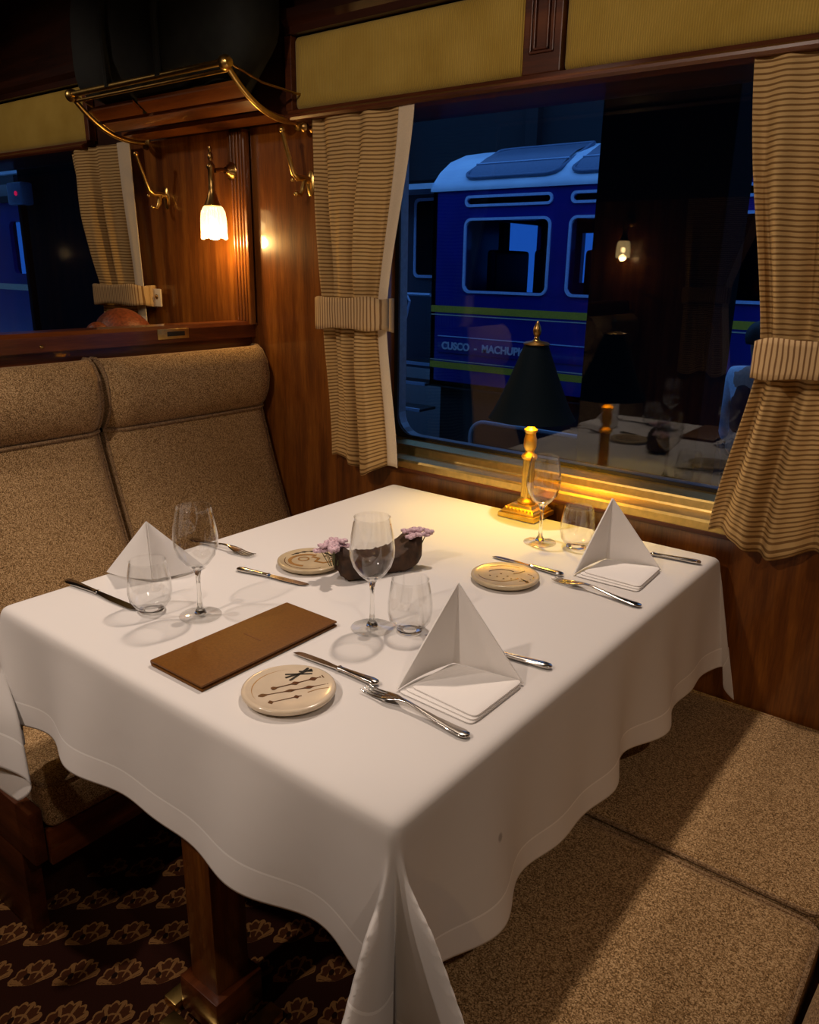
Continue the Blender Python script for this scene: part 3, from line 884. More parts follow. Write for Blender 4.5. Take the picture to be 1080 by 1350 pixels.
# ------------------------------------------------------------------ cutlery
def ell(x, z, w, h, n=12, pw=.8):
    r = []
    for k in range(n):
        a = 2 * PI * k / n; c, s_ = math.cos(a), math.sin(a)
        r.append((x, w * math.copysign(abs(c) ** pw, c), z + h * math.copysign(abs(s_) ** pw, s_)))
    return r
def place(t, p0, p1, L):
    """put a tool whose local x runs from 0 to L so it lies from p0 towards p1"""
    t.location = (p0[0], p0[1], TT + .0008)
    t.rotation_euler.z = math.atan2(p1[1] - p0[1], p1[0] - p0[0])
def make_fork(label):
    t = thing('fork', label, 'fork', (0, 0, 0), 0, 'dinner forks')
    prof = [(0, .0042, .003, .0015), (.003, .0042, .0075, .0022), (.012, .0042, .0100, .0024), (.03, .0045, .0088, .0024), (.06, .0065, .0062, .0023), (.09, .010, .0040, .0022), (.110, .0125, .0033, .0022), (.125, .0125, .0048, .0018), (.138, .0105, .0100, .0014), (.150, .0080, .0122, .0012), (.156, .0068, .0124, .0011)]
    m = MB(); m.loft([ell(x, z, w, h, 14) for x, z, w, h in prof]); m.build('handle', 'silver', t, angle=60)
    for k in range(4):
        y = (-1.5 + k) * .0066
        m = MB(); m.loft([ell(x, z, w, .0010, 8) for x, z, w in ((.154, .0071, .0023), (.165, .0050, .0020), (.178, .0036, .0019), (.190, .0040, .0016), (.198, .0054, .0009))])
        for v in m.bm.verts: v.co.y += y
        m.build('tine', 'silver', t, angle=60)
    return t
def make_knife(label, L, bw, group):
    t = thing('knife', label, 'knife', (0, 0, 0), 0, group)
    h = L * .46
    prof = [(0, .0048, .003, .002), (.004, .0048, .0075, .0036), (.014, .0048, .0088, .0042), (h * .4, .0048, .0074, .0036), (h * .75, .0048, .0056, .0031), (h * .93, .0048, .0050, .0032), (h * .97, .0048, .0066, .0042), (h, .0048, .0052, .0032)]
    m = MB(); m.loft([ell(x, z, w, hh, 14) for x, z, w, hh in prof]); m.build('handle', 'silver', t, angle=60)
    m = MB(); rows = []
    n = 18
    for k in range(n + 1):
        f = k / n; x = h - .002 + (L - h + .002) * f
        top = .0045 + .001 * f; bot = bw * (.55 + .45 * smooth(f * 2.2))
        if f > .80: q = (f - .8) / .2; bot = bot * math.sqrt(max(.0, 1 - q * q)) + (-.001 * q); top = top * (1 - .55 * q ** 2)
        bot = max(bot, -top + .0012)
        th = .0011 - .0005 * f
        rows.append([(x, top, .0046 - .002 * f + th), (x, -bot, .0042 - .002 * f + .0002), (x, -bot, .0042 - .002 * f - .0002), (x, top, .0046 - .002 * f - th)])
    m.loft(rows); m.build('blade', 'silver', t, angle=50)
    return t
f0 = make_fork('large fork in the foreground, left of the nearest napkin'); place(f0, (1.653, -1.020), (1.450, -1.012), .2)
d = dup(f0, None, None, 'fork beside the napkin at the window end, tines towards the small knife'); place(d, (1.662, -.440), (1.462, -.422), .2)
d = dup(f0, None, None, 'fork on the left seen through the wine glass, tines pointing right'); place(d, (.690, -.762), (.886, -.741), .2)
k0 = make_knife('small butter knife in the foreground between the menu and the nearest napkin', .178, .0085, 'small butter knives'); place(k0, (1.464, -.991), (1.288, -.999), .178)
d = dup(k0, None, None, 'small butter knife beside the far plate by the window'); place(d, (1.471, -.394), (1.294, -.391), .178)
d = dup(k0, None, None, 'small butter knife on the left, between wine glass and oval-patterned plate'); place(d, (.922, -.815), (1.092, -.778), .178)
K0 = make_knife('long table knife under the nearest napkin, handle showing on its right', .235, .010, 'long table knives'); place(K0, (1.647, -.770), (1.41, -.806), .235)
d = dup(K0, None, None, 'long table knife under the window-end napkin, handle showing on its right'); place(d, (1.672, -.127), (1.44, -.165), .235)
d = dup(K0, None, None, 'long table knife on the left, its tip behind the tumbler'); place(d, (.708, -1.080), (.94, -1.066), .235)

# ------------------------------------------------------------------ plates
def plate(label, loc, mat, rz):
    t = thing('side_plate', label, 'plate', loc, rz, 'small hand-painted ceramic plates')
    m = MB(); m.lathe([(0, .0008), (.050, .0008), (.062, .002), (.0695, .007), (.0715, .0105), (.0708, .0135), (.0675, .0150), (.0635, .0142), (.060, .0130), (.03, .0122), (0, .0120)], n=64)
    m.build('dish', mat, t, angle=70)
    return t
def stroke(t, pts, w, mat, name='brush_stroke', z=.0122):
    """flat painted mark lying in the glaze"""
    m = MB(); n = len(pts); L = []; R = []
    ww = w if isinstance(w, (list, tuple)) else [w] * n
    for i, p in enumerate(pts):
        a = Vector(pts[max(i - 1, 0)]); b = Vector(pts[min(i + 1, n - 1)]); d = (b - a).normalized(); nn = Vector((-d.y, d.x))
        r = math.hypot(*p); zz = z + (.0014 * smooth((r - .058) / .006) if r > .058 else 0) + .0003
        L.append((p[0] + nn.x * ww[i], p[1] + nn.y * ww[i], zz)); R.append((p[0] - nn.x * ww[i], p[1] - nn.y * ww[i], zz))
    Lt = [(x, y, zz + .0004) for x, y, zz in L]; Rt = [(x, y, zz + .0004) for x, y, zz in R]
    m.loft([[L[i], R[i], Rt[i], Lt[i]] for i in range(n)])
    m.build(name, mat, t, smooth=False)
def arc(r, a0, a1, n=18, cx=0, cy=0, ry=None): return [(cx + r * math.cos(math.radians(a0 + (a1 - a0) * k / n)), cy + (ry or r) * math.sin(math.radians(a0 + (a1 - a0) * k / n))) for k in range(n + 1)]
def blobs(t, p, q, knots, mat, base=.0009):
    n = 40; pts = []; ws = []
    for k in range(n + 1):
        f = k / n; pts.append((p[0] + (q[0] - p[0]) * f, p[1] + (q[1] - p[1]) * f))
        ws.append(base + sum(hh * math.exp(-((f - c) / .05) ** 2) for c, hh in knots))
    stroke(t, pts, ws, mat)
# local +x of each plate is turned to the image's right, +y away from the camera
AZ = math.radians(38)
p1 = plate('cream plate in the foreground painted with brown knotted strokes and a dark cross', (1.377, -1.097, TT), 'glaze_cream', AZ)
stroke(p1, arc(.058, 95, 225, 26), [.0016 + .002 * math.sin(PI * k / 26) for k in range(27)], 'glaze_ochre')
blobs(p1, (-.026, -.004), (.048, .036), [(.04, .0038), (.45, .0042), (.8, .005), (1, .004)], 'glaze_brown')
blobs(p1, (-.042, -.026), (.058, .014), [(.06, .0042), (.45, .003), (.72, .0036)], 'glaze_brown', .0007)
blobs(p1, (-.024, -.044), (.022, -.022), [(.08, .0048), (.85, .0040)], 'glaze_brown', .0008)
stroke(p1, [(.030, -.012), (.045, -.002), (.060, .002)], .0007, 'glaze_ochre')
for a, b in (((-.010, .030), (.028, .056)), ((-.012, .040), (.030, .044)), ((-.002, .022), (.022, .060)), ((.008, .050), (.030, .052))):
    stroke(p1, [a, ((a[0] + b[0]) / 2, (a[1] + b[1]) / 2), b], .0021, 'glaze_black')
p2 = plate('tan plate behind the left butter knife painted with swirling eye shapes', (1.015, -.690, TT), 'glaze_tan', AZ)
stroke(p2, arc(.050, 25, 150, 20), [.003 + .0016 * math.sin(k * 1.9) for k in range(21)], 'glaze_black')
stroke(p2, arc(.056, 170, 300, 20), .0016, 'glaze_brown')
stroke(p2, arc(.011, 0, 360, 20, -.015, .004), .0018, 'glaze_ochre')
stroke(p2, arc(.036, 60, 265, 20, -.008, -.004, .034), .0040, 'glaze_ochre')
stroke(p2, [(.002, .018), (.018, .008), (.012, -.010), (.030, -.018), (.050, -.010)], .0034, 'glaze_ochre')
for x, y in ((.026, .022), (.040, .012), (.044, .0)): stroke(p2, [(x, y), (x + .007, y + .001)], .0022, 'glaze_brown')
p3 = plate('greenish cream plate near the window painted with thin brown curves and dots', (1.386, -.490, TT), 'glaze_tan', AZ)
stroke(p3, arc(.045, 185, 325, 22, -.012, .004, .040), .0013, 'glaze_brown')
stroke(p3, arc(.034, 40, 140, 16, -.006, -.004), .0012, 'glaze_brown')
stroke(p3, arc(.055, 50, 120, 16, 0, -.004), .0016, 'glaze_ochre')
stroke(p3, [(.018, .006), (.032, .012), (.044, .022)], .0014, 'glaze_brown')
stroke(p3, arc(.016, -70, 70, 12, .042, -.012), .0014, 'glaze_brown')
stroke(p3, [(.030, -.020), (.038, -.036), (.042, -.046)], [.001, .003, .004], 'glaze_black')
stroke(p3, [(.024, -.034), (.044, -.034)], .0016, 'glaze_black')
for x, y in ((-.034, -.004), (-.020, -.010), (-.010, .006), (.002, -.008), (.008, -.022), (-.008, -.022)): stroke(p3, [(x, y), (x + .004, y)], .0016, 'glaze_brown')

# ------------------------------------------------------------------ menu folder
def menu():
    x0, x1, y0, y1 = 1.140, 1.270, -1.177, -.877
    t = thing('menu_folder', 'long tan leather menu folder lying on the tablecloth', 'menu', ((x0 + x1) / 2, (y0 + y1) / 2, TT + .0008), 0)
    w, h = (x1 - x0) / 2, (y1 - y0) / 2
    MB().bb(-w, w, -h, h, 0, .0034, .0015).build('back_cover', 'leather_tan', t)
    MB().bb(-w + .004, w - .004, -h + .004, h - .004, .0034, .0066).build('pages', 'leather_edge', t, smooth=False)
    MB().bb(-w, w, -h, h, .0068, .0104, .0016).build('front_cover', 'leather_tan', t)
    m = MB(); m.tube([(-w + .001, -h + .002, .0052), (-w + .001, h - .002, .0052)], .0050, 10); m.build('spine', 'leather_tan', t)
    # blind stamped line on the cover
    m = MB(); x = -.021
    rnd = random.Random(4)
    m.bb(-.024, .020, .0085, .0105, .0103, .0107)
    m.build('stamped_line', 'imprint', t, smooth=False)
menu()

# ------------------------------------------------------------------ flower trough
def trough():
    t = thing('driftwood_trough', 'dark rugged wooden trough holding small dried flowers in the middle of the table', 'planter', (1.152, -.622, TT), math.radians(70))
    rnd = random.Random(9); N, K = 26, 18; rows = []
    for i in range(N + 1):
        u = i / N; x = -.094 + .188 * u
        e = abs(2 * u - 1)
        top = .046 + .026 * e ** 2.0 + .008 * u
        hw = .036 * (1 - .35 * e ** 6) + .004 * math.sin(9 * u)
        z0 = .0008 + .012 * e ** 6
        ring = []
        for k in range(K):
            a = 2 * PI * k / K; c, s_ = math.cos(a), math.sin(a)
            y = hw * math.copysign(abs(c) ** .7, c); z = (z0 + top) / 2 + (top - z0) / 2 * math.copysign(abs(s_) ** .6, s_)
            if s_ > .55 and e < .86: z -= .020 * (1 - abs(c)) * (1 - e)          # hollow along the top
            nn = .0025 * math.sin(11 * u + 4 * a) + .0018 * rnd.uniform(-1, 1)
            ring.append((x + nn, y + nn, max(z + nn, .0006)))
        rows.append(ring)
    m = MB(); m.loft(rows); m.build('wooden_block', 'driftwood', t, angle=50)
trough()
def flowers(label, loc, n, seed, spread):
    t = thing('flower_sprig', label, 'flowers', loc, 0, 'dried lilac flowers in the trough')
    rnd = random.Random(seed)
    for k in range(n):
        c = Vector((rnd.uniform(-1, 1) * spread[0], rnd.uniform(-1, 1) * spread[1], rnd.uniform(0, 1) * spread[2]))
        MB().tube([(c.x * .3, c.y * .3, -.03), (c.x * .8, c.y * .8, c.z * .4), tuple(c)], .0008, 6).build('stem', 'stem_green', t)
        m = MB()
        for q in range(6):
            a = 2 * PI * q / 6 + rnd.random(); d = Vector((math.cos(a), math.sin(a), rnd.uniform(.1, .5)))
            m.sphere(tuple(c + d * .0068), .0060, 1, (1, 1, .7))
        m.sphere(tuple(c + Vector((0, 0, .003))), .0035, 1)
        m.build('blossom', 'petal', t, angle=80)
flowers('pale lilac dried flowers at the left end of the dark trough', (1.112, -.716, TT + .060), 16, 1, (.024, .024, .022))
flowers('pale lilac dried flowers at the right end of the dark trough', (1.190, -.545, TT + .068), 11, 5, (.022, .022, .014))

# ------------------------------------------------------------------ table lamp
def table_lamp():
    t = thing('table_lamp', 'brass column table lamp with a black cone shade by the window', 'lamp', (1.190, -.066, TT + .0008))
    m = MB()
    m.bb(-.054, .054, -.054, .054, 0, .013, .002); m.bb(-.048, .048, -.048, .048, .013, .019, .002)
    base = m.build('base', 'lamp_brass', t)
    m = MB(); s_ = []
    for r, z in ((.046, .019), (.040, .026), (.034, .028), (.030, .034), (.022, .036)):
        s_.append([(a, b, z) for a, b in rrect(2 * r, 2 * r, .003)])
    m.loft(s_); m.build('step', 'lamp_brass', t, angle=30)
    m = MB(); n = 8
    for k in range(n):
        for sx in (-1, 1):
            q = -.036 + .072 * k / (n - 1)
            m.sphere((q, sx * .0405, .0235), .0042, 1); m.sphere((sx * .0405, q, .0235), .0042, 1)
    m.build('beading', 'lamp_brass', t)
    m = MB(); m.lathe([(.024, .036), (.025, .040), (.022, .044), (.019, .046), (.0155, .052)], n=40); m.build('column_foot', 'lamp_brass', t)
    # fluted column
    m = MB(); rows = []
    for z, r in ((.050, .0155), (.100, .0150), (.150, .0140)):
        rows.append([((r + .0010 * math.cos(12 * 2 * PI * k / 72)) * math.cos(2 * PI * k / 72), (r + .0010 * math.cos(12 * 2 * PI * k / 72)) * math.sin(2 * PI * k / 72), z) for k in range(72)])
    m.loft(rows); m.build('column', 'lamp_brass', t, angle=80)
    m = MB(); m.lathe([(.013, .150), (.019, .154), (.021, .159), (.019, .164), (.013, .168), (.011, .174), (.014, .180), (.0165, .186), (.0165, .205), (.014, .212), (.013, .220), (.017, .226), (.0175, .230), (.012, .234), (.0075, .238), (.0075, .262), (0, .262)], n=40)
    m.build('socket', 'lamp_brass', t)
    b = MB(); b.lathe([(0, .262), (.006, .265), (.009, .280), (.008, .300), (.004, .322), (0, .326)], n=20); b.build('bulb', 'bulb_glow', t)
    def cone(sgn):
        pr = []
        for k in range(15):
            f = k / 14
            r = .110 + (.030 - .110) * (f ** .86)
            pr.append((r - (.002 if sgn else 0), .258 + .184 * f))
        return pr
    outer = cone(0); inner = cone(1)
    m = MB(); m.lathe(outer + [(.0, .443)], n=72); m.build('shade', 'shade_black', t, angle=60)
    m = MB(); m.lathe(inner + [(.0, .440)], n=72); o = m.build('shade_lining', 'gold_lining', t, angle=60)
    m = MB(); m.lathe([(.0, .443), (.032, .443), (.0325, .446), (.028, .449), (.012, .452), (.007, .456), (.0055, .462), (.009, .468), (.0105, .476), (.0095, .484), (.0055, .492), (.003, .498), (0, .500)], n=32)
    m.build('finial', 'aged_brass', t)
    return t
table_lamp()

# ------------------------------------------------------------------ figures
def skin_figure(name, verts, edges, radii, mat, parent, root=0, sub=2, loc=(0, 0, 0)):
    me = bpy.data.meshes.new(name); me.from_pydata(verts, edges, []); me.update()
    o = bpy.data.objects.new(name, me); COL.objects.link(o)
    if parent is not None: o.parent = parent
    o.location = loc
    md = o.modifiers.new('skin', 'SKIN'); md.use_smooth_shade = True
    sv = me.skin_vertices[0].data
    for i, r in enumerate(radii):
        sv[i].radius = r if isinstance(r, tuple) else (r, r); sv[i].use_root = (i == root)
    s = o.modifiers.new('sub', 'SUBSURF'); s.levels = sub; s.render_levels = sub
    me.materials.append(MATS[mat])
    return o
class Rig:
    def __init__(s): s.v = []; s.e = []; s.r = []
    def add(s, p, r, par=None):
        s.v.append(p); s.r.append(r)
        if par is not None: s.e.append((par, len(s.v) - 1))
        return len(s.v) - 1
    def chain(s, par, pts):
        for p, r in pts: par = s.add(p, r, par)
        return par
def hand(R, wrist, w, d, side):
    """palm and five fingers hanging along direction d from a wrist vertex"""
    W = Vector(w); d = Vector(d).normalized(); sd = Vector(side).normalized()
    palm = R.add(tuple(W + d * .045), (.030, .014), wrist)
    for k, ln in enumerate((.068, .078, .072, .056)):
        b = W + d * .085 + sd * (-.027 + .018 * k)
        f = d.cross(sd).normalized()
        R.chain(palm, [(tuple(b), .009), (tuple(b + d * ln * .5 + f * .004), .0082), (tuple(b + d * ln + f * .018), .007)])
    tb = W + d * .03 - sd * .034
    R.chain(palm, [(tuple(tb), .010), (tuple(tb + d * .03 - sd * .014), .009), (tuple(tb + d * .055 - sd * .012), .008)])

def seated_person():
    t = thing('person', 'seated person with reddish brown hair showing above the partition', 'person', (-.37, -.245, -.015))
    R = Rig()
    pelvis = R.add((0, 0, .50), (.13, .12))
    ch = R.chain(pelvis, [((.02, 0, .62), (.13, .11)), ((.03, 0, .75), (.15, .11)), ((.02, 0, .86), (.12, .10))])
    neck = R.chain(ch, [((.03, 0, .93), .05), ((.035, 0, .98), .05), ((.03, 0, 1.06), (.07, .085)), ((.03, 0, 1.13), (.072, .088)), ((.04, 0, 1.18), (.05, .06))])
    nose = R.add((-.065, 0, 1.075), .012, neck - 2)
    for s_ in (-1, 1):
        R.add((.03, s_ * .078, 1.09), .014, neck - 2)
        hp = R.chain(pelvis, [((-.05, s_ * .09, .475), .085), ((-.25, s_ * .10, .47), .072), ((-.43, s_ * .10, .465), .058), ((-.44, s_ * .10, .28), .050), ((-.42, s_ * .10, .09), .036), ((-.46, s_ * .10, .045), .038), ((-.56, s_ * .11, .032), .03)])
        w = R.chain(ch, [((.02, s_ * .15, .85), .060), ((.0, s_ * .17, .74), .047), ((-.02, s_ * .18, .62), .040), ((-.13, s_ * .17, .585), .034), ((-.22, s_ * .16, .575), .026)])
        hand(R, w, R.v[w], (-1, -s_ * .3, -.05), (0, 1, 0))
    skin_figure('body', R.v, R.e, R.r, 'skin', t)
    Rs = Rig()
    a = Rs.add((0, 0, .50), (.15, .14)); a = Rs.chain(a, [((.02, 0, .62), (.148, .125)), ((.03, 0, .75), (.168, .125)), ((.02, 0, .86), (.135, .112)), ((.025, 0, .90), (.07, .07))])
    for s_ in (-1, 1): Rs.chain(a - 1, [((.02, s_ * .14, .85), .062), ((.0, s_ * .17, .74), .055), ((-.02, s_ * .18, .62), .048), ((-.13, s_ * .17, .585), .042)])
    skin_figure('jumper', Rs.v, Rs.e, Rs.r, 'knit_green', t)
    # hair: wavy cap with a bun lobe
    m = MB(); n, K = 22, 56; rows = []
    for i in range(n + 1):
        ph = PI * .78 * i / n
        row = []
        for k in range(K):
            a = 2 * PI * k / K
            r = .103 * (1 + .02 * math.sin(26 * a + 3 * ph)) * (1 + (.10 if math.cos(a) > 0 else 0) * smooth(ph / 1.5))
            zc = math.cos(ph)
            cut = 1.0
            if math.cos(a) < -.35 and ph > 1.0: cut = .78
            row.append((.035 + r * math.sin(ph) * math.cos(a) * cut, r * .95 * math.sin(ph) * math.sin(a), 1.135 + .112 * zc - (.06 * smooth((ph - 1.4) / 1.0))))
        rows.append(row)
    m.loft(rows, True); m.sphere((.075, -.115, 1.175), .036, 3, (1, 1, .9))
    m.build('hair', 'hair_red', t, angle=80)
    for s_ in (-1, 1):
        MB().sphere((-.046, s_ * .03, 1.105), .008, 2).build('eye', 'black_slot', t)
    MB().bb(-.058, -.050, -.02, .02, 1.038, 1.046, .003).build('mouth', 'imprint', t)
seated_person()

def standing_person():
    gz = -.62
    t = thing('person', 'person standing outside on the platform in a light blue shirt and dark waistcoat', 'person', (.79, 3.55, gz), math.radians(150))
    R = Rig()
    pelvis = R.add((0, 0, .90), (.14, .10))
    ch = R.chain(pelvis, [((0, 0, 1.05), (.125, .095)), ((0, .0, 1.20), (.145, .105)), ((0, .0, 1.34), (.13, .09))])
    nk = R.chain(ch, [((0, 0, 1.42), .05), ((0, -.01, 1.47), .05), ((0, -.02, 1.545), (.066, .078)), ((0, -.015, 1.62), (.068, .082)), ((0, -.01, 1.67), (.05, .055))])
    R.add((0, -.11, 1.565), .012, nk - 2)
    ws = []
    for s_ in (-1, 1):
        R.add((s_ * .076, 0, 1.58), .014, nk - 2)
        R.chain(pelvis, [((s_ * .09, 0, .85), .082), ((s_ * .10, -.01, .48), .058), ((s_ * .10, .02, .25), .050), ((s_ * .10, .02, .08), .036), ((s_ * .10, -.01, .045), .036), ((s_ * .12, -.12, .032), .03)])
        w = R.chain(ch, [((s_ * .17, 0, 1.36), .058), ((s_ * .205, .015, 1.22), .046), ((s_ * .225, .02, 1.08), .040), ((s_ * .23, -.03, .96), .035), ((s_ * .235, -.07, .86), .027)])
        hand(R, w, R.v[w], (0, -.25, -1), (0, 1, 0)); ws.append(w)
    skin_figure('body', R.v, R.e, R.r, 'skin', t)
    S = Rig()
    a = S.add((0, 0, .98), (.135, .105)); a = S.chain(a, [((0, 0, 1.08), (.138, .105)), ((0, 0, 1.20), (.155, .115)), ((0, 0, 1.35), (.138, .10)), ((0, 0, 1.425), .062)])
    for s_ in (-1, 1): S.chain(a - 1, [((s_ * .17, 0, 1.36), .068), ((s_ * .205, .015, 1.22), .058), ((s_ * .225, .02, 1.08), .053), ((s_ * .23, -.03, .96), .047), ((s_ * .234, -.06, .885), .042)])
    skin_figure('shirt', S.v, S.e, S.r, 'shirt_blue', t)
    V = Rig(); a = V.add((0, 0, .96), (.15, .12)); V.chain(a, [((0, 0, 1.08), (.150, .118)), ((0, 0, 1.20), (.165, .126)), ((0, 0, 1.30), (.145, .112)), ((0, 0, 1.345), (.11, .09))])
    skin_figure('waistcoat', V.v, V.e, V.r, 'vest_dark', t)
    T = Rig(); a = T.add((0, 0, .94), (.148, .115))
    for s_ in (-1, 1): T.chain(a, [((s_ * .09, 0, .85), .095), ((s_ * .10, -.01, .48), .074), ((s_ * .10, .02, .25), .066), ((s_ * .10, .02, .10), .060)])
    skin_figure('trousers', T.v, T.e, T.r, 'vest_dark', t)
    m = MB(); rows = []
    for i in range(15):
        ph = PI * .66 * i / 14
        rows.append([(.092 * math.sin(ph) * math.cos(2 * PI * k / 36), .005 + .105 * math.sin(ph) * math.sin(2 * PI * k / 36) * (.62 if math.sin(2 * PI * k / 36) < -.3 and ph > 1 else 1), 1.615 + .10 * math.cos(ph)) for k in range(36)])
    m.loft(rows); m.build('hair', 'hair_dark', t, angle=80)
    for s_ in (-1, 1):
        MB().sphere((s_ * .028, -.090, 1.595), .008, 2).build('eye', 'black_slot', t)
        MB().bb(s_ * .10 - .045, s_ * .10 + .045, -.17, .06, 0, .07, .025, 3).build('shoe', 'black_slot', t)
    MB().bb(-.02, .02, -.10, -.088, 1.522, 1.530, .003).build('mouth', 'imprint', t)
standing_person()

# ------------------------------------------------------------------ outside: blue train, platform, canopy
def blue_train():
    Yn, Yf, X0, X1 = 6.0, 8.8, -3.64, 5.0
    t = thing('railway_carriage', 'dark blue railway carriage with pale roof standing outside the window', 'train', (-2.0, 7.4, -.98))
    ox, oy, oz = 2.0, -7.4, .98
    def add(mb, name, mat, parent=t, **k):
        for v in mb.bm.verts: v.co.x += ox; v.co.y += oy; v.co.z += oz
        return mb.build(name, mat, parent, **k)
    wins = []
    x = -3.19
    while x + 1.10 < X1: wins.append((x, x + 1.10)); x += 1.31
    H = [(a + .03, b - .03, 1.13, 1.88) for a, b in wins] + [(a + .03, b - .03, 2.035, 2.135) for a, b in wins]
    m = MB()
    xs = sorted({X0, X1, *[h[0] for h in H], *[h[1] for h in H]})
    for a, b in zip(xs, xs[1:]):
        ins = any(h[0] <= a + 1e-6 and h[1] >= b - 1e-6 for h in H)
        if ins:
            for z0, z1 in ((0, 1.13), (1.88, 2.035), (2.135, 2.24)): m.bb(a, b, Yn, Yn + .10, z0, z1)
        else: m.bb(a, b, Yn, Yn + .10, 0, 2.24)
    add(m, 'side_wall', 'navy_paint', smooth=False)
    m = MB(); holes_wall(m, X0, X1, 0, 2.24, [(a + .12, a + .78, 1.2, 1.86) for a, b in wins], Yf - .10, Yf)
    add(m, 'far_side_wall', 'navy_paint', smooth=False)
    m = MB().bb(X0, X0 + .06, Yn, 7.35, 0, 2.24).bb(X0, X0 + .06, 8.45, Yf, 0, 2.24).bb(X0, X0 + .06, 7.35, 8.45, 0, 1.0).bb(X0, X0 + .06, 7.35, 8.45, 1.95, 2.24).bb(X1 - .06, X1, Yn, Yf, 0, 2.24); add(m, 'end_wall', 'navy_paint', smooth=False)
    add(MB().bb(X0, X1, Yn + .12, Yf - .12, 2.17, 2.198), 'inner_lining', 'train_seat_dark', smooth=False)
    add(MB().bb(X0, X1, Yn, Yf, -.02, .06), 'carriage_floor', 'underframe', smooth=False)
    # curved roof
    prof = [(Yn - .03, 2.215), (Yn - .03, 2.245), (Yn + .03, 2.31), (Yn + .14, 2.42), (Yn + .34, 2.55), (Yn + .66, 2.66), (Yn + 1.05, 2.73), (Yn + 1.4, 2.75)]
    pr = prof + [(2 * (Yn + 1.4) - a, b) for a, b in prof[-2::-1]]
    thick = [(a, b - .04) for a, b in pr[::-1]]
    add(MB().prism(pr + [(pr[-1][0], 2.20), (pr[0][0], 2.20)], 'x', X0 - .02, X1), 'roof', 'roof_blue', angle=50)
    # curved skylights in the roof
    for a, b in wins[:5]:
        m = MB(); rows = []; pane = []
        def pt(px, s):   # s along the roof curve 0..1
            q = 1.0 + s * 3.35; i = int(q); f = q - i
            return (px, prof[i + 1][0] + (prof[min(i + 2, 7)][0] - prof[i + 1][0]) * f - .012, prof[i + 1][1] + (prof[min(i + 2, 7)][1] - prof[i + 1][1]) * f + .018)
        w, xc = b - a + .06, (a + b) / 2 - .02
        ring = [(xc + px + .10 * (pz + .5) , pz + .5) for px, pz in rrect(w, 1.0, .16)]
        sk = m.tube([pt(px, s) for px, s in ring], .020, 8, closed=True)
        o = add(m, 'skylight', 'steel_blue', angle=80)
        g = MB(); N = 10
        P = [[pt(xc - w / 2 + .02 + (w - .04) * i / N + .10 * (.03 + .94 * j / 8), .03 + .94 * j / 8) for j in range(9)] for i in range(N + 1)]
        g.grid(P); gl = add(g, 'skylight_glass', 'steel_blue', o, angle=80)
        m = MB(); s_ = .42
        m.tube([pt(xc - w / 2 + .04, s_), pt(xc + w / 2 + .03, s_)], .012, 6); add(m, 'skylight_bar', 'step_edge', o)
    for a, b in wins:
        for z0, z1, r in ((1.10, 1.91, .09), (2.025, 2.145, .055)):
            w, h = b - a, z1 - z0; xc, zc = (a + b) / 2, (z0 + z1) / 2
            O = rrect(w, h, r); I = rrect(w - .055, h - .055, max(r - .025, .02))
            m = MB(); m.grid([[(xc + p, Yn + d, zc + q) for p, q in pp] for pp, d in ((O, -.002), (O, -.022), (I, -.022), (I, .03))], closed_v=True)
            fr = add(m, 'window_frame', 'frame_blue', smooth=False)
            m = MB(); m.loft([[(xc + p, Yn + .012, zc + q) for p, q in I], [(xc + p, Yn + .017, zc + q) for p, q in I]])
            add(m, 'window_pane', 'train_glass', fr, smooth=False)
            # square hole corners
            m = MB()
    for z0, z1, mt in ((.868, .945, 'stripe_yellow'), (.835, .846, 'stripe_cream'), (.215, .290, 'stripe_yellow'), (.305, .316, 'stripe_cream')):
        add(MB().bb(X0 + .002, X1, Yn - .004, Yn + .01, z0, z1), 'stripe', mt, smooth=False)
    sg = add(MB().bb(-3.52, -1.55, Yn - .012, Yn, .40, .60, .004), 'name_board', 'navy_paint')
    add(MB().bb(-3.52, -1.55, Yn - .018, Yn - .006, .590, .600), 'board_edge', 'frame_blue', sg, smooth=False)
    cu = bpy.data.curves.new('lettering', 'FONT'); cu.body = 'CUSCO  -  MACHUPICCHU'; cu.size = .118; cu.extrude = .003; cu.offset = .004
    tmp = bpy.data.objects.new('lettering', cu); COL.objects.link(tmp)
    me = bpy.data.meshes.new_from_object(tmp.evaluated_get(bpy.context.evaluated_depsgraph_get()))
    bpy.data.objects.remove(tmp); me.materials.clear(); me.materials.append(MATS['letter_grey'])
    tx = bpy.data.objects.new('lettering', me); COL.objects.link(tx); tx.parent = sg
    tx.location = (-3.46 + ox, Yn - .016 + oy, .445 + oz); tx.rotation_euler = (PI / 2, 0, 0)
    add(MB().bb(X0 + .1, X1, Yn + .1, Yf - .1, -.75, -.02), 'underframe', 'underframe', smooth=False)
    for bx in (-2.6, -1.2, 2.8, 4.1):
        m = MB(); m.lathe([(0, -.06), (.38, -.06), (.42, 0), (.42, .06), (0, .06)], n=32)
        bmesh.ops.rotate(m.bm, cent=(0, 0, 0), matrix=Matrix.Rotation(PI / 2, 3, 'X'), verts=m.bm.verts)
        bmesh.ops.translate(m.bm, vec=(bx, Yn + .35, -.56), verts=m.bm.verts)
        add(m, 'wheel', 'underframe')
    # seats inside
    for i in range(9):
        sx = -3.05 + i * .62
        m = MB().bb(sx, sx + .12, Yn + .25, Yn + 1.05, .95, 1.58, .05, 3).bb(sx, sx + .45, Yn + .25, Yn + 1.05, .75, .95, .05, 3)
        add(m, 'passenger_seat', 'train_seat_dark')
    # entrance recess, steps and handrail left of the carriage end
    v = MB().bb(-5.4, X0, Yn + .55, Yn + .65, .1, 2.3); ve = add(v, 'vestibule_wall', 'vestibule_dark', smooth=False)
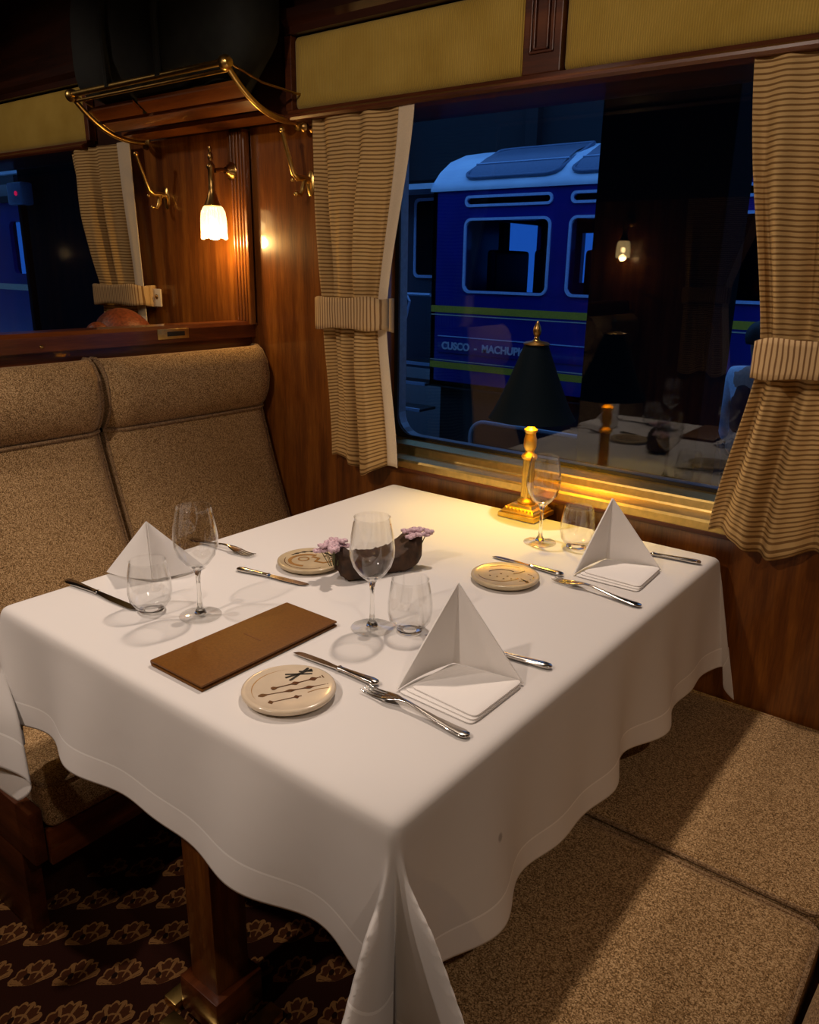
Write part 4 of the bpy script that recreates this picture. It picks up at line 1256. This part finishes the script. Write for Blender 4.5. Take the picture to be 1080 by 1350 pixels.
    O = rrect(.62, .95, .07); I = rrect(.55, .88, .05)
    m = MB(); m.grid([[(-4.02 + p, Yn + .55 + d, 1.72 + q) for p, q in pp] for pp, d in ((O, 0), (O, -.03), (I, -.03), (I, 0))], closed_u=True, closed_v=True)
    add(m, 'door_window', 'frame_blue', ve, smooth=False)
    m = MB(); m.loft([[(-4.02 + p, Yn + .535, 1.72 + q) for p, q in I], [(-4.02 + p, Yn + .54, 1.72 + q) for p, q in I]]); add(m, 'door_pane', 'shade_black', ve, smooth=False)
    m = MB(); m.bb(-4.9, X0, Yn - .03, Yn + .55, 2.24, 2.30); add(m, 'vestibule_roof', 'roof_blue', ve, smooth=False)
    for k, z in enumerate((.24, .01, -.30)):
        st = add(MB().bb(-4.5, X0 - .01, Yn + .02 - k * .10, Yn + .35 - k * .10, z - .03, z), 'step', 'underframe', smooth=False)
        add(MB().bb(-4.5, X0 - .01, Yn + .0 - k * .10, Yn + .03 - k * .10, z - .025, z + .012), 'step_edge', 'step_edge', st, smooth=False)
    add(MB().tube([(-4.6, Yn - .02, 1.06), (X0, Yn - .02, 1.06)], .022, 8), 'rail', 'step_edge')
    add(MB().tube([(-3.99, Yn - .03, 1.05), (-3.93, Yn - .05, .98), (-3.98, Yn - .05, .80), (-4.14, Yn - .05, .34), (-4.18, Yn - .03, .26)], .016, 8), 'handrail', 'step_edge')
blue_train()

def far_carriage():
    t = thing('railway_carriage', 'end of a blue carriage seen through the next bay window at the far left', 'train', (-10.2, 3.8, -.98))
    def add(mb, name, mat, par=t, **k):
        for v in mb.bm.verts: v.co.x += 10.2; v.co.y -= 3.8; v.co.z += .98
        return mb.build(name, mat, par, **k)
    add(holes_wall(MB(), -12.5, -8.00, .2, 2.12, [(-9.22, -8.40, 1.2, 1.88)], 3.8, 3.88), 'side_wall', 'navy_paint', smooth=False)
    add(holes_wall(MB(), -12.5, -8.00, .2, 2.12, [(-12.4, -8.2, 1.0, 2.05)], 6.3, 6.38), 'far_side_wall', 'navy_paint', smooth=False)
    add(MB().prism([(3.75, 2.12), (3.75, 2.20), (4.2, 2.42), (5.1, 2.5), (6.0, 2.42), (6.42, 2.2), (6.42, 2.12)], 'x', -12.5, -7.98), 'roof', 'underframe', angle=50)
    add(MB().bb(-12.5, -8.00, 3.72, 3.80, 2.46, 2.54), 'gutter', 'roof_blue', smooth=False)
    O = rrect(.94, .80, .10); I = rrect(.80, .68, .09)
    m = MB(); m.grid([[(-8.8 + p, 3.8 + d, 1.54 + q) for p, q in pp] for pp, d in ((O, 0), (O, -.03), (I, -.03), (I, .03))], closed_v=True); f = add(m, 'window_frame', 'navy_paint', smooth=False)
    m = MB(); m.loft([[(-8.8 + p, 3.82, 1.54 + q) for p, q in I], [(-8.8 + p, 3.825, 1.54 + q) for p, q in I]]); add(m, 'window_pane', 'train_glass', f, smooth=False)
    add(MB().bb(-12.5, -8.00, 3.79, 3.81, .98, 1.06), 'stripe', 'stripe_cream', smooth=False)
    add(MB().bb(-12.4, -8.7, 3.9, 6.2, -.9, .2), 'underframe', 'underframe', smooth=False)
far_carriage()

struct(MB().bb(-40, 8, YO - .60, YO - .50, -1, 4.5).build('wall_sky_blocker', 'column_black', smooth=False))  # added dark slab, unseen: keeps sky light out of the aisle-side windows
struct(MB().bb(-30, 30, .6, 40, -1.04, -.98).build('ground', 'platform', smooth=False))
struct(MB().bb(-6.6, 10, .8, 5.2, -.98, -.62).build('floor_platform', 'platform', smooth=False))
t = thing('platform_column', 'broad black column standing on the platform between window and blue train', 'column', (.51, 2.5, -.62), 0, 'platform columns')
MB().bb(-.345, .345, -.18, .18, 0, 3.9, .01).build('shaft', 'column_black', t, smooth=False)
MB().bb(-.46, .46, -.24, .24, 0, .25, .02).build('plinth', 'column_black', t, smooth=False)
t = thing('platform_column', 'black column on the platform seen through the next bay window', 'column', (-5.17, 2.5, -.62), 0, 'platform columns')
MB().bb(-.80, .80, -.18, .18, 0, 3.9, .01).build('shaft', 'column_black', t, smooth=False)
t = thing('sky_blocker', 'unseen dark slab added above the platform to block sky light', 'canopy', (0, 1.6, 3.28))  # added out of view to darken columns and platform by blocking the sky
MB().bb(-16, 14, -1.2, .95, 0, .12, .02).build('blocker_slab', 'column_black', t, smooth=False)
t = thing('platform_canopy', 'dark station roof beyond the blue train', 'canopy', (0, 10, -.98))
MB().bb(-30, 14, -.6, 4, 3.72, 6.6, .02).build('fascia', 'far_roof', t, smooth=False)
for k in range(12):
    MB().bb(-20 + k * 2.6, -19.8 + k * 2.6, -.75, -.58, 3.72, 5.4).build('beam', 'underframe', t, smooth=False)
for k in range(8):
    MB().bb(-20 + k * 4.6, -19.8 + k * 4.6, 1.4, 1.6, 0, 3.72).build('post', 'column_black', t, smooth=False)
# signal lamp seen through the next bay window
t = thing('signal_lamp', 'small dark signal box with a red light outside the next bay window', 'signal', (-5.70, 2.2, -.62))
MB().bb(-.03, .03, -.03, .03, 0, 2.52, .005).build('post', 'column_black', t)
MB().bb(-.15, .12, -.06, .06, 2.50, 2.70, .02).build('housing', 'steel_blue', t)
m = MB(); m.sphere((0.03, -.065, 2.60), .022, 2, (1, .5, 1)); m.build('lens', 'signal_red', t)
t = thing('platform_railing', 'low bent metal railing on the platform under the blue train', 'railing', (-.40, 3.0, -.62))
MB().tube([(-.60, 0, 0), (-.625, 0, .80)] + [(-.625 + .12 * (1 - math.cos(a)), 0, .80 + .12 * math.sin(a)) for a in [PI / 2 * k / 6 for k in range(1, 7)]] + [(.9, 0, .92)], .016, 10).build('rail_tube', 'grey_metal', t)
MB().tube([(.9, 0, 0), (.9, 0, .92)], .016, 10).build('post', 'grey_metal', t)

# ------------------------------------------------------------------ lights
def light(name, kind, loc, energy, color, size=.1, target=None, angle=None, blend=.3):
    L = bpy.data.lights.new(name, kind); L.energy = energy; L.color = color
    if kind in ('POINT', 'SPOT'): L.shadow_soft_size = size
    if kind == 'AREA': L.shape = 'DISK'; L.size = size
    if kind == 'SPOT': L.spot_size = math.radians(angle); L.spot_blend = blend
    o = bpy.data.objects.new(name, L); COL.objects.link(o); o.location = loc
    if target: o.rotation_euler = (Vector(target) - Vector(loc)).to_track_quat('-Z', 'Y').to_euler()
    return o
WARM = (1.0, .79, .64)
light('ceiling_spot_window', 'SPOT', (1.08, -.22, 2.36), 60, WARM, .035, (1.36, -1.02, .76), 92, .6)
light('ceiling_spot_aisle', 'SPOT', (1.05, -2.42, 2.36), 56, WARM, .035, (.98, 0, .88), 64, .4)
light('ceiling_spot_gangway', 'SPOT', (.40, -1.72, 2.40), 40, (1.0, .82, .70), .035, (.80, -1.55, 0), 74, .5)
light('ceiling_spot_next_bay', 'SPOT', (-1.1, -1.5, 2.4), 22, WARM, .05, (-1.0, -.3, 1.0), 95, .5)
light('ceiling_spot_behind', 'SPOT', (2.9, -1.75, 2.36), 24, WARM, .035, (1.6, -.8, .6), 90, .5)
light('table_lamp_bulb', 'POINT', (1.190, -.066, TT + .350), 6.5, (1, .63, .05), .03)
light('wall_lamp_bulb', 'POINT', (.012, -.10, 1.455), 4.5, (1, .60, .20), .02)
light('wall_lamp_bulb_aisle', 'POINT', (.045, YO + .10, 1.455), 1.2, (1, .62, .26), .02)
light('wall_lamp_bulb_behind', 'POINT', (2.39, YO + .10, 1.455), 3.0, (1, .62, .26), .02)

# ------------------------------------------------------------------ dusk sky
W = bpy.data.worlds.new('dusk'); SC.world = W; W.use_nodes = True
nt = W.node_tree; bg = nt.nodes['Background']
bg.inputs[0].default_value = (.13, .36, .95, 1); bg.inputs[1].default_value = .95

# ------------------------------------------------------------------ camera
cam = bpy.data.cameras.new('camera'); co = bpy.data.objects.new('camera', cam); COL.objects.link(co)
Rm = ((0.78612176, 0.61787061, 0.01576316), (0.19624766, -0.22534105, -0.95431036), (-0.58608824, 0.75329763, -0.29840117))
rt, dn, fw = (Vector(r) for r in Rm)
M4 = Matrix((( rt.x, -dn.x, -fw.x, 2.165), (rt.y, -dn.y, -fw.y, -1.82), (rt.z, -dn.z, -fw.z, 1.384), (0, 0, 0, 1)))
co.matrix_world = M4
cam.sensor_fit = 'VERTICAL'; cam.sensor_height = 24; cam.lens = 1036.3 / 1350 * 24
cam.clip_start = .02
SC.camera = co

# ------------------------------------------------------------------ view
vs = SC.view_settings
SC.display_settings.display_device = 'sRGB'
vs.view_transform = 'Standard'; vs.look = 'None'; vs.exposure = 0.0; vs.gamma = 1; vs.use_curve_mapping = False
cy = SC.cycles
cy.max_bounces = 10; cy.transparent_max_bounces = 24; cy.diffuse_bounces = 4; cy.glossy_bounces = 5; cy.transmission_bounces = 8
cy.caustics_reflective = False; cy.caustics_refractive = True
cy.sample_clamp_indirect = 3.0
cy.use_denoising = True
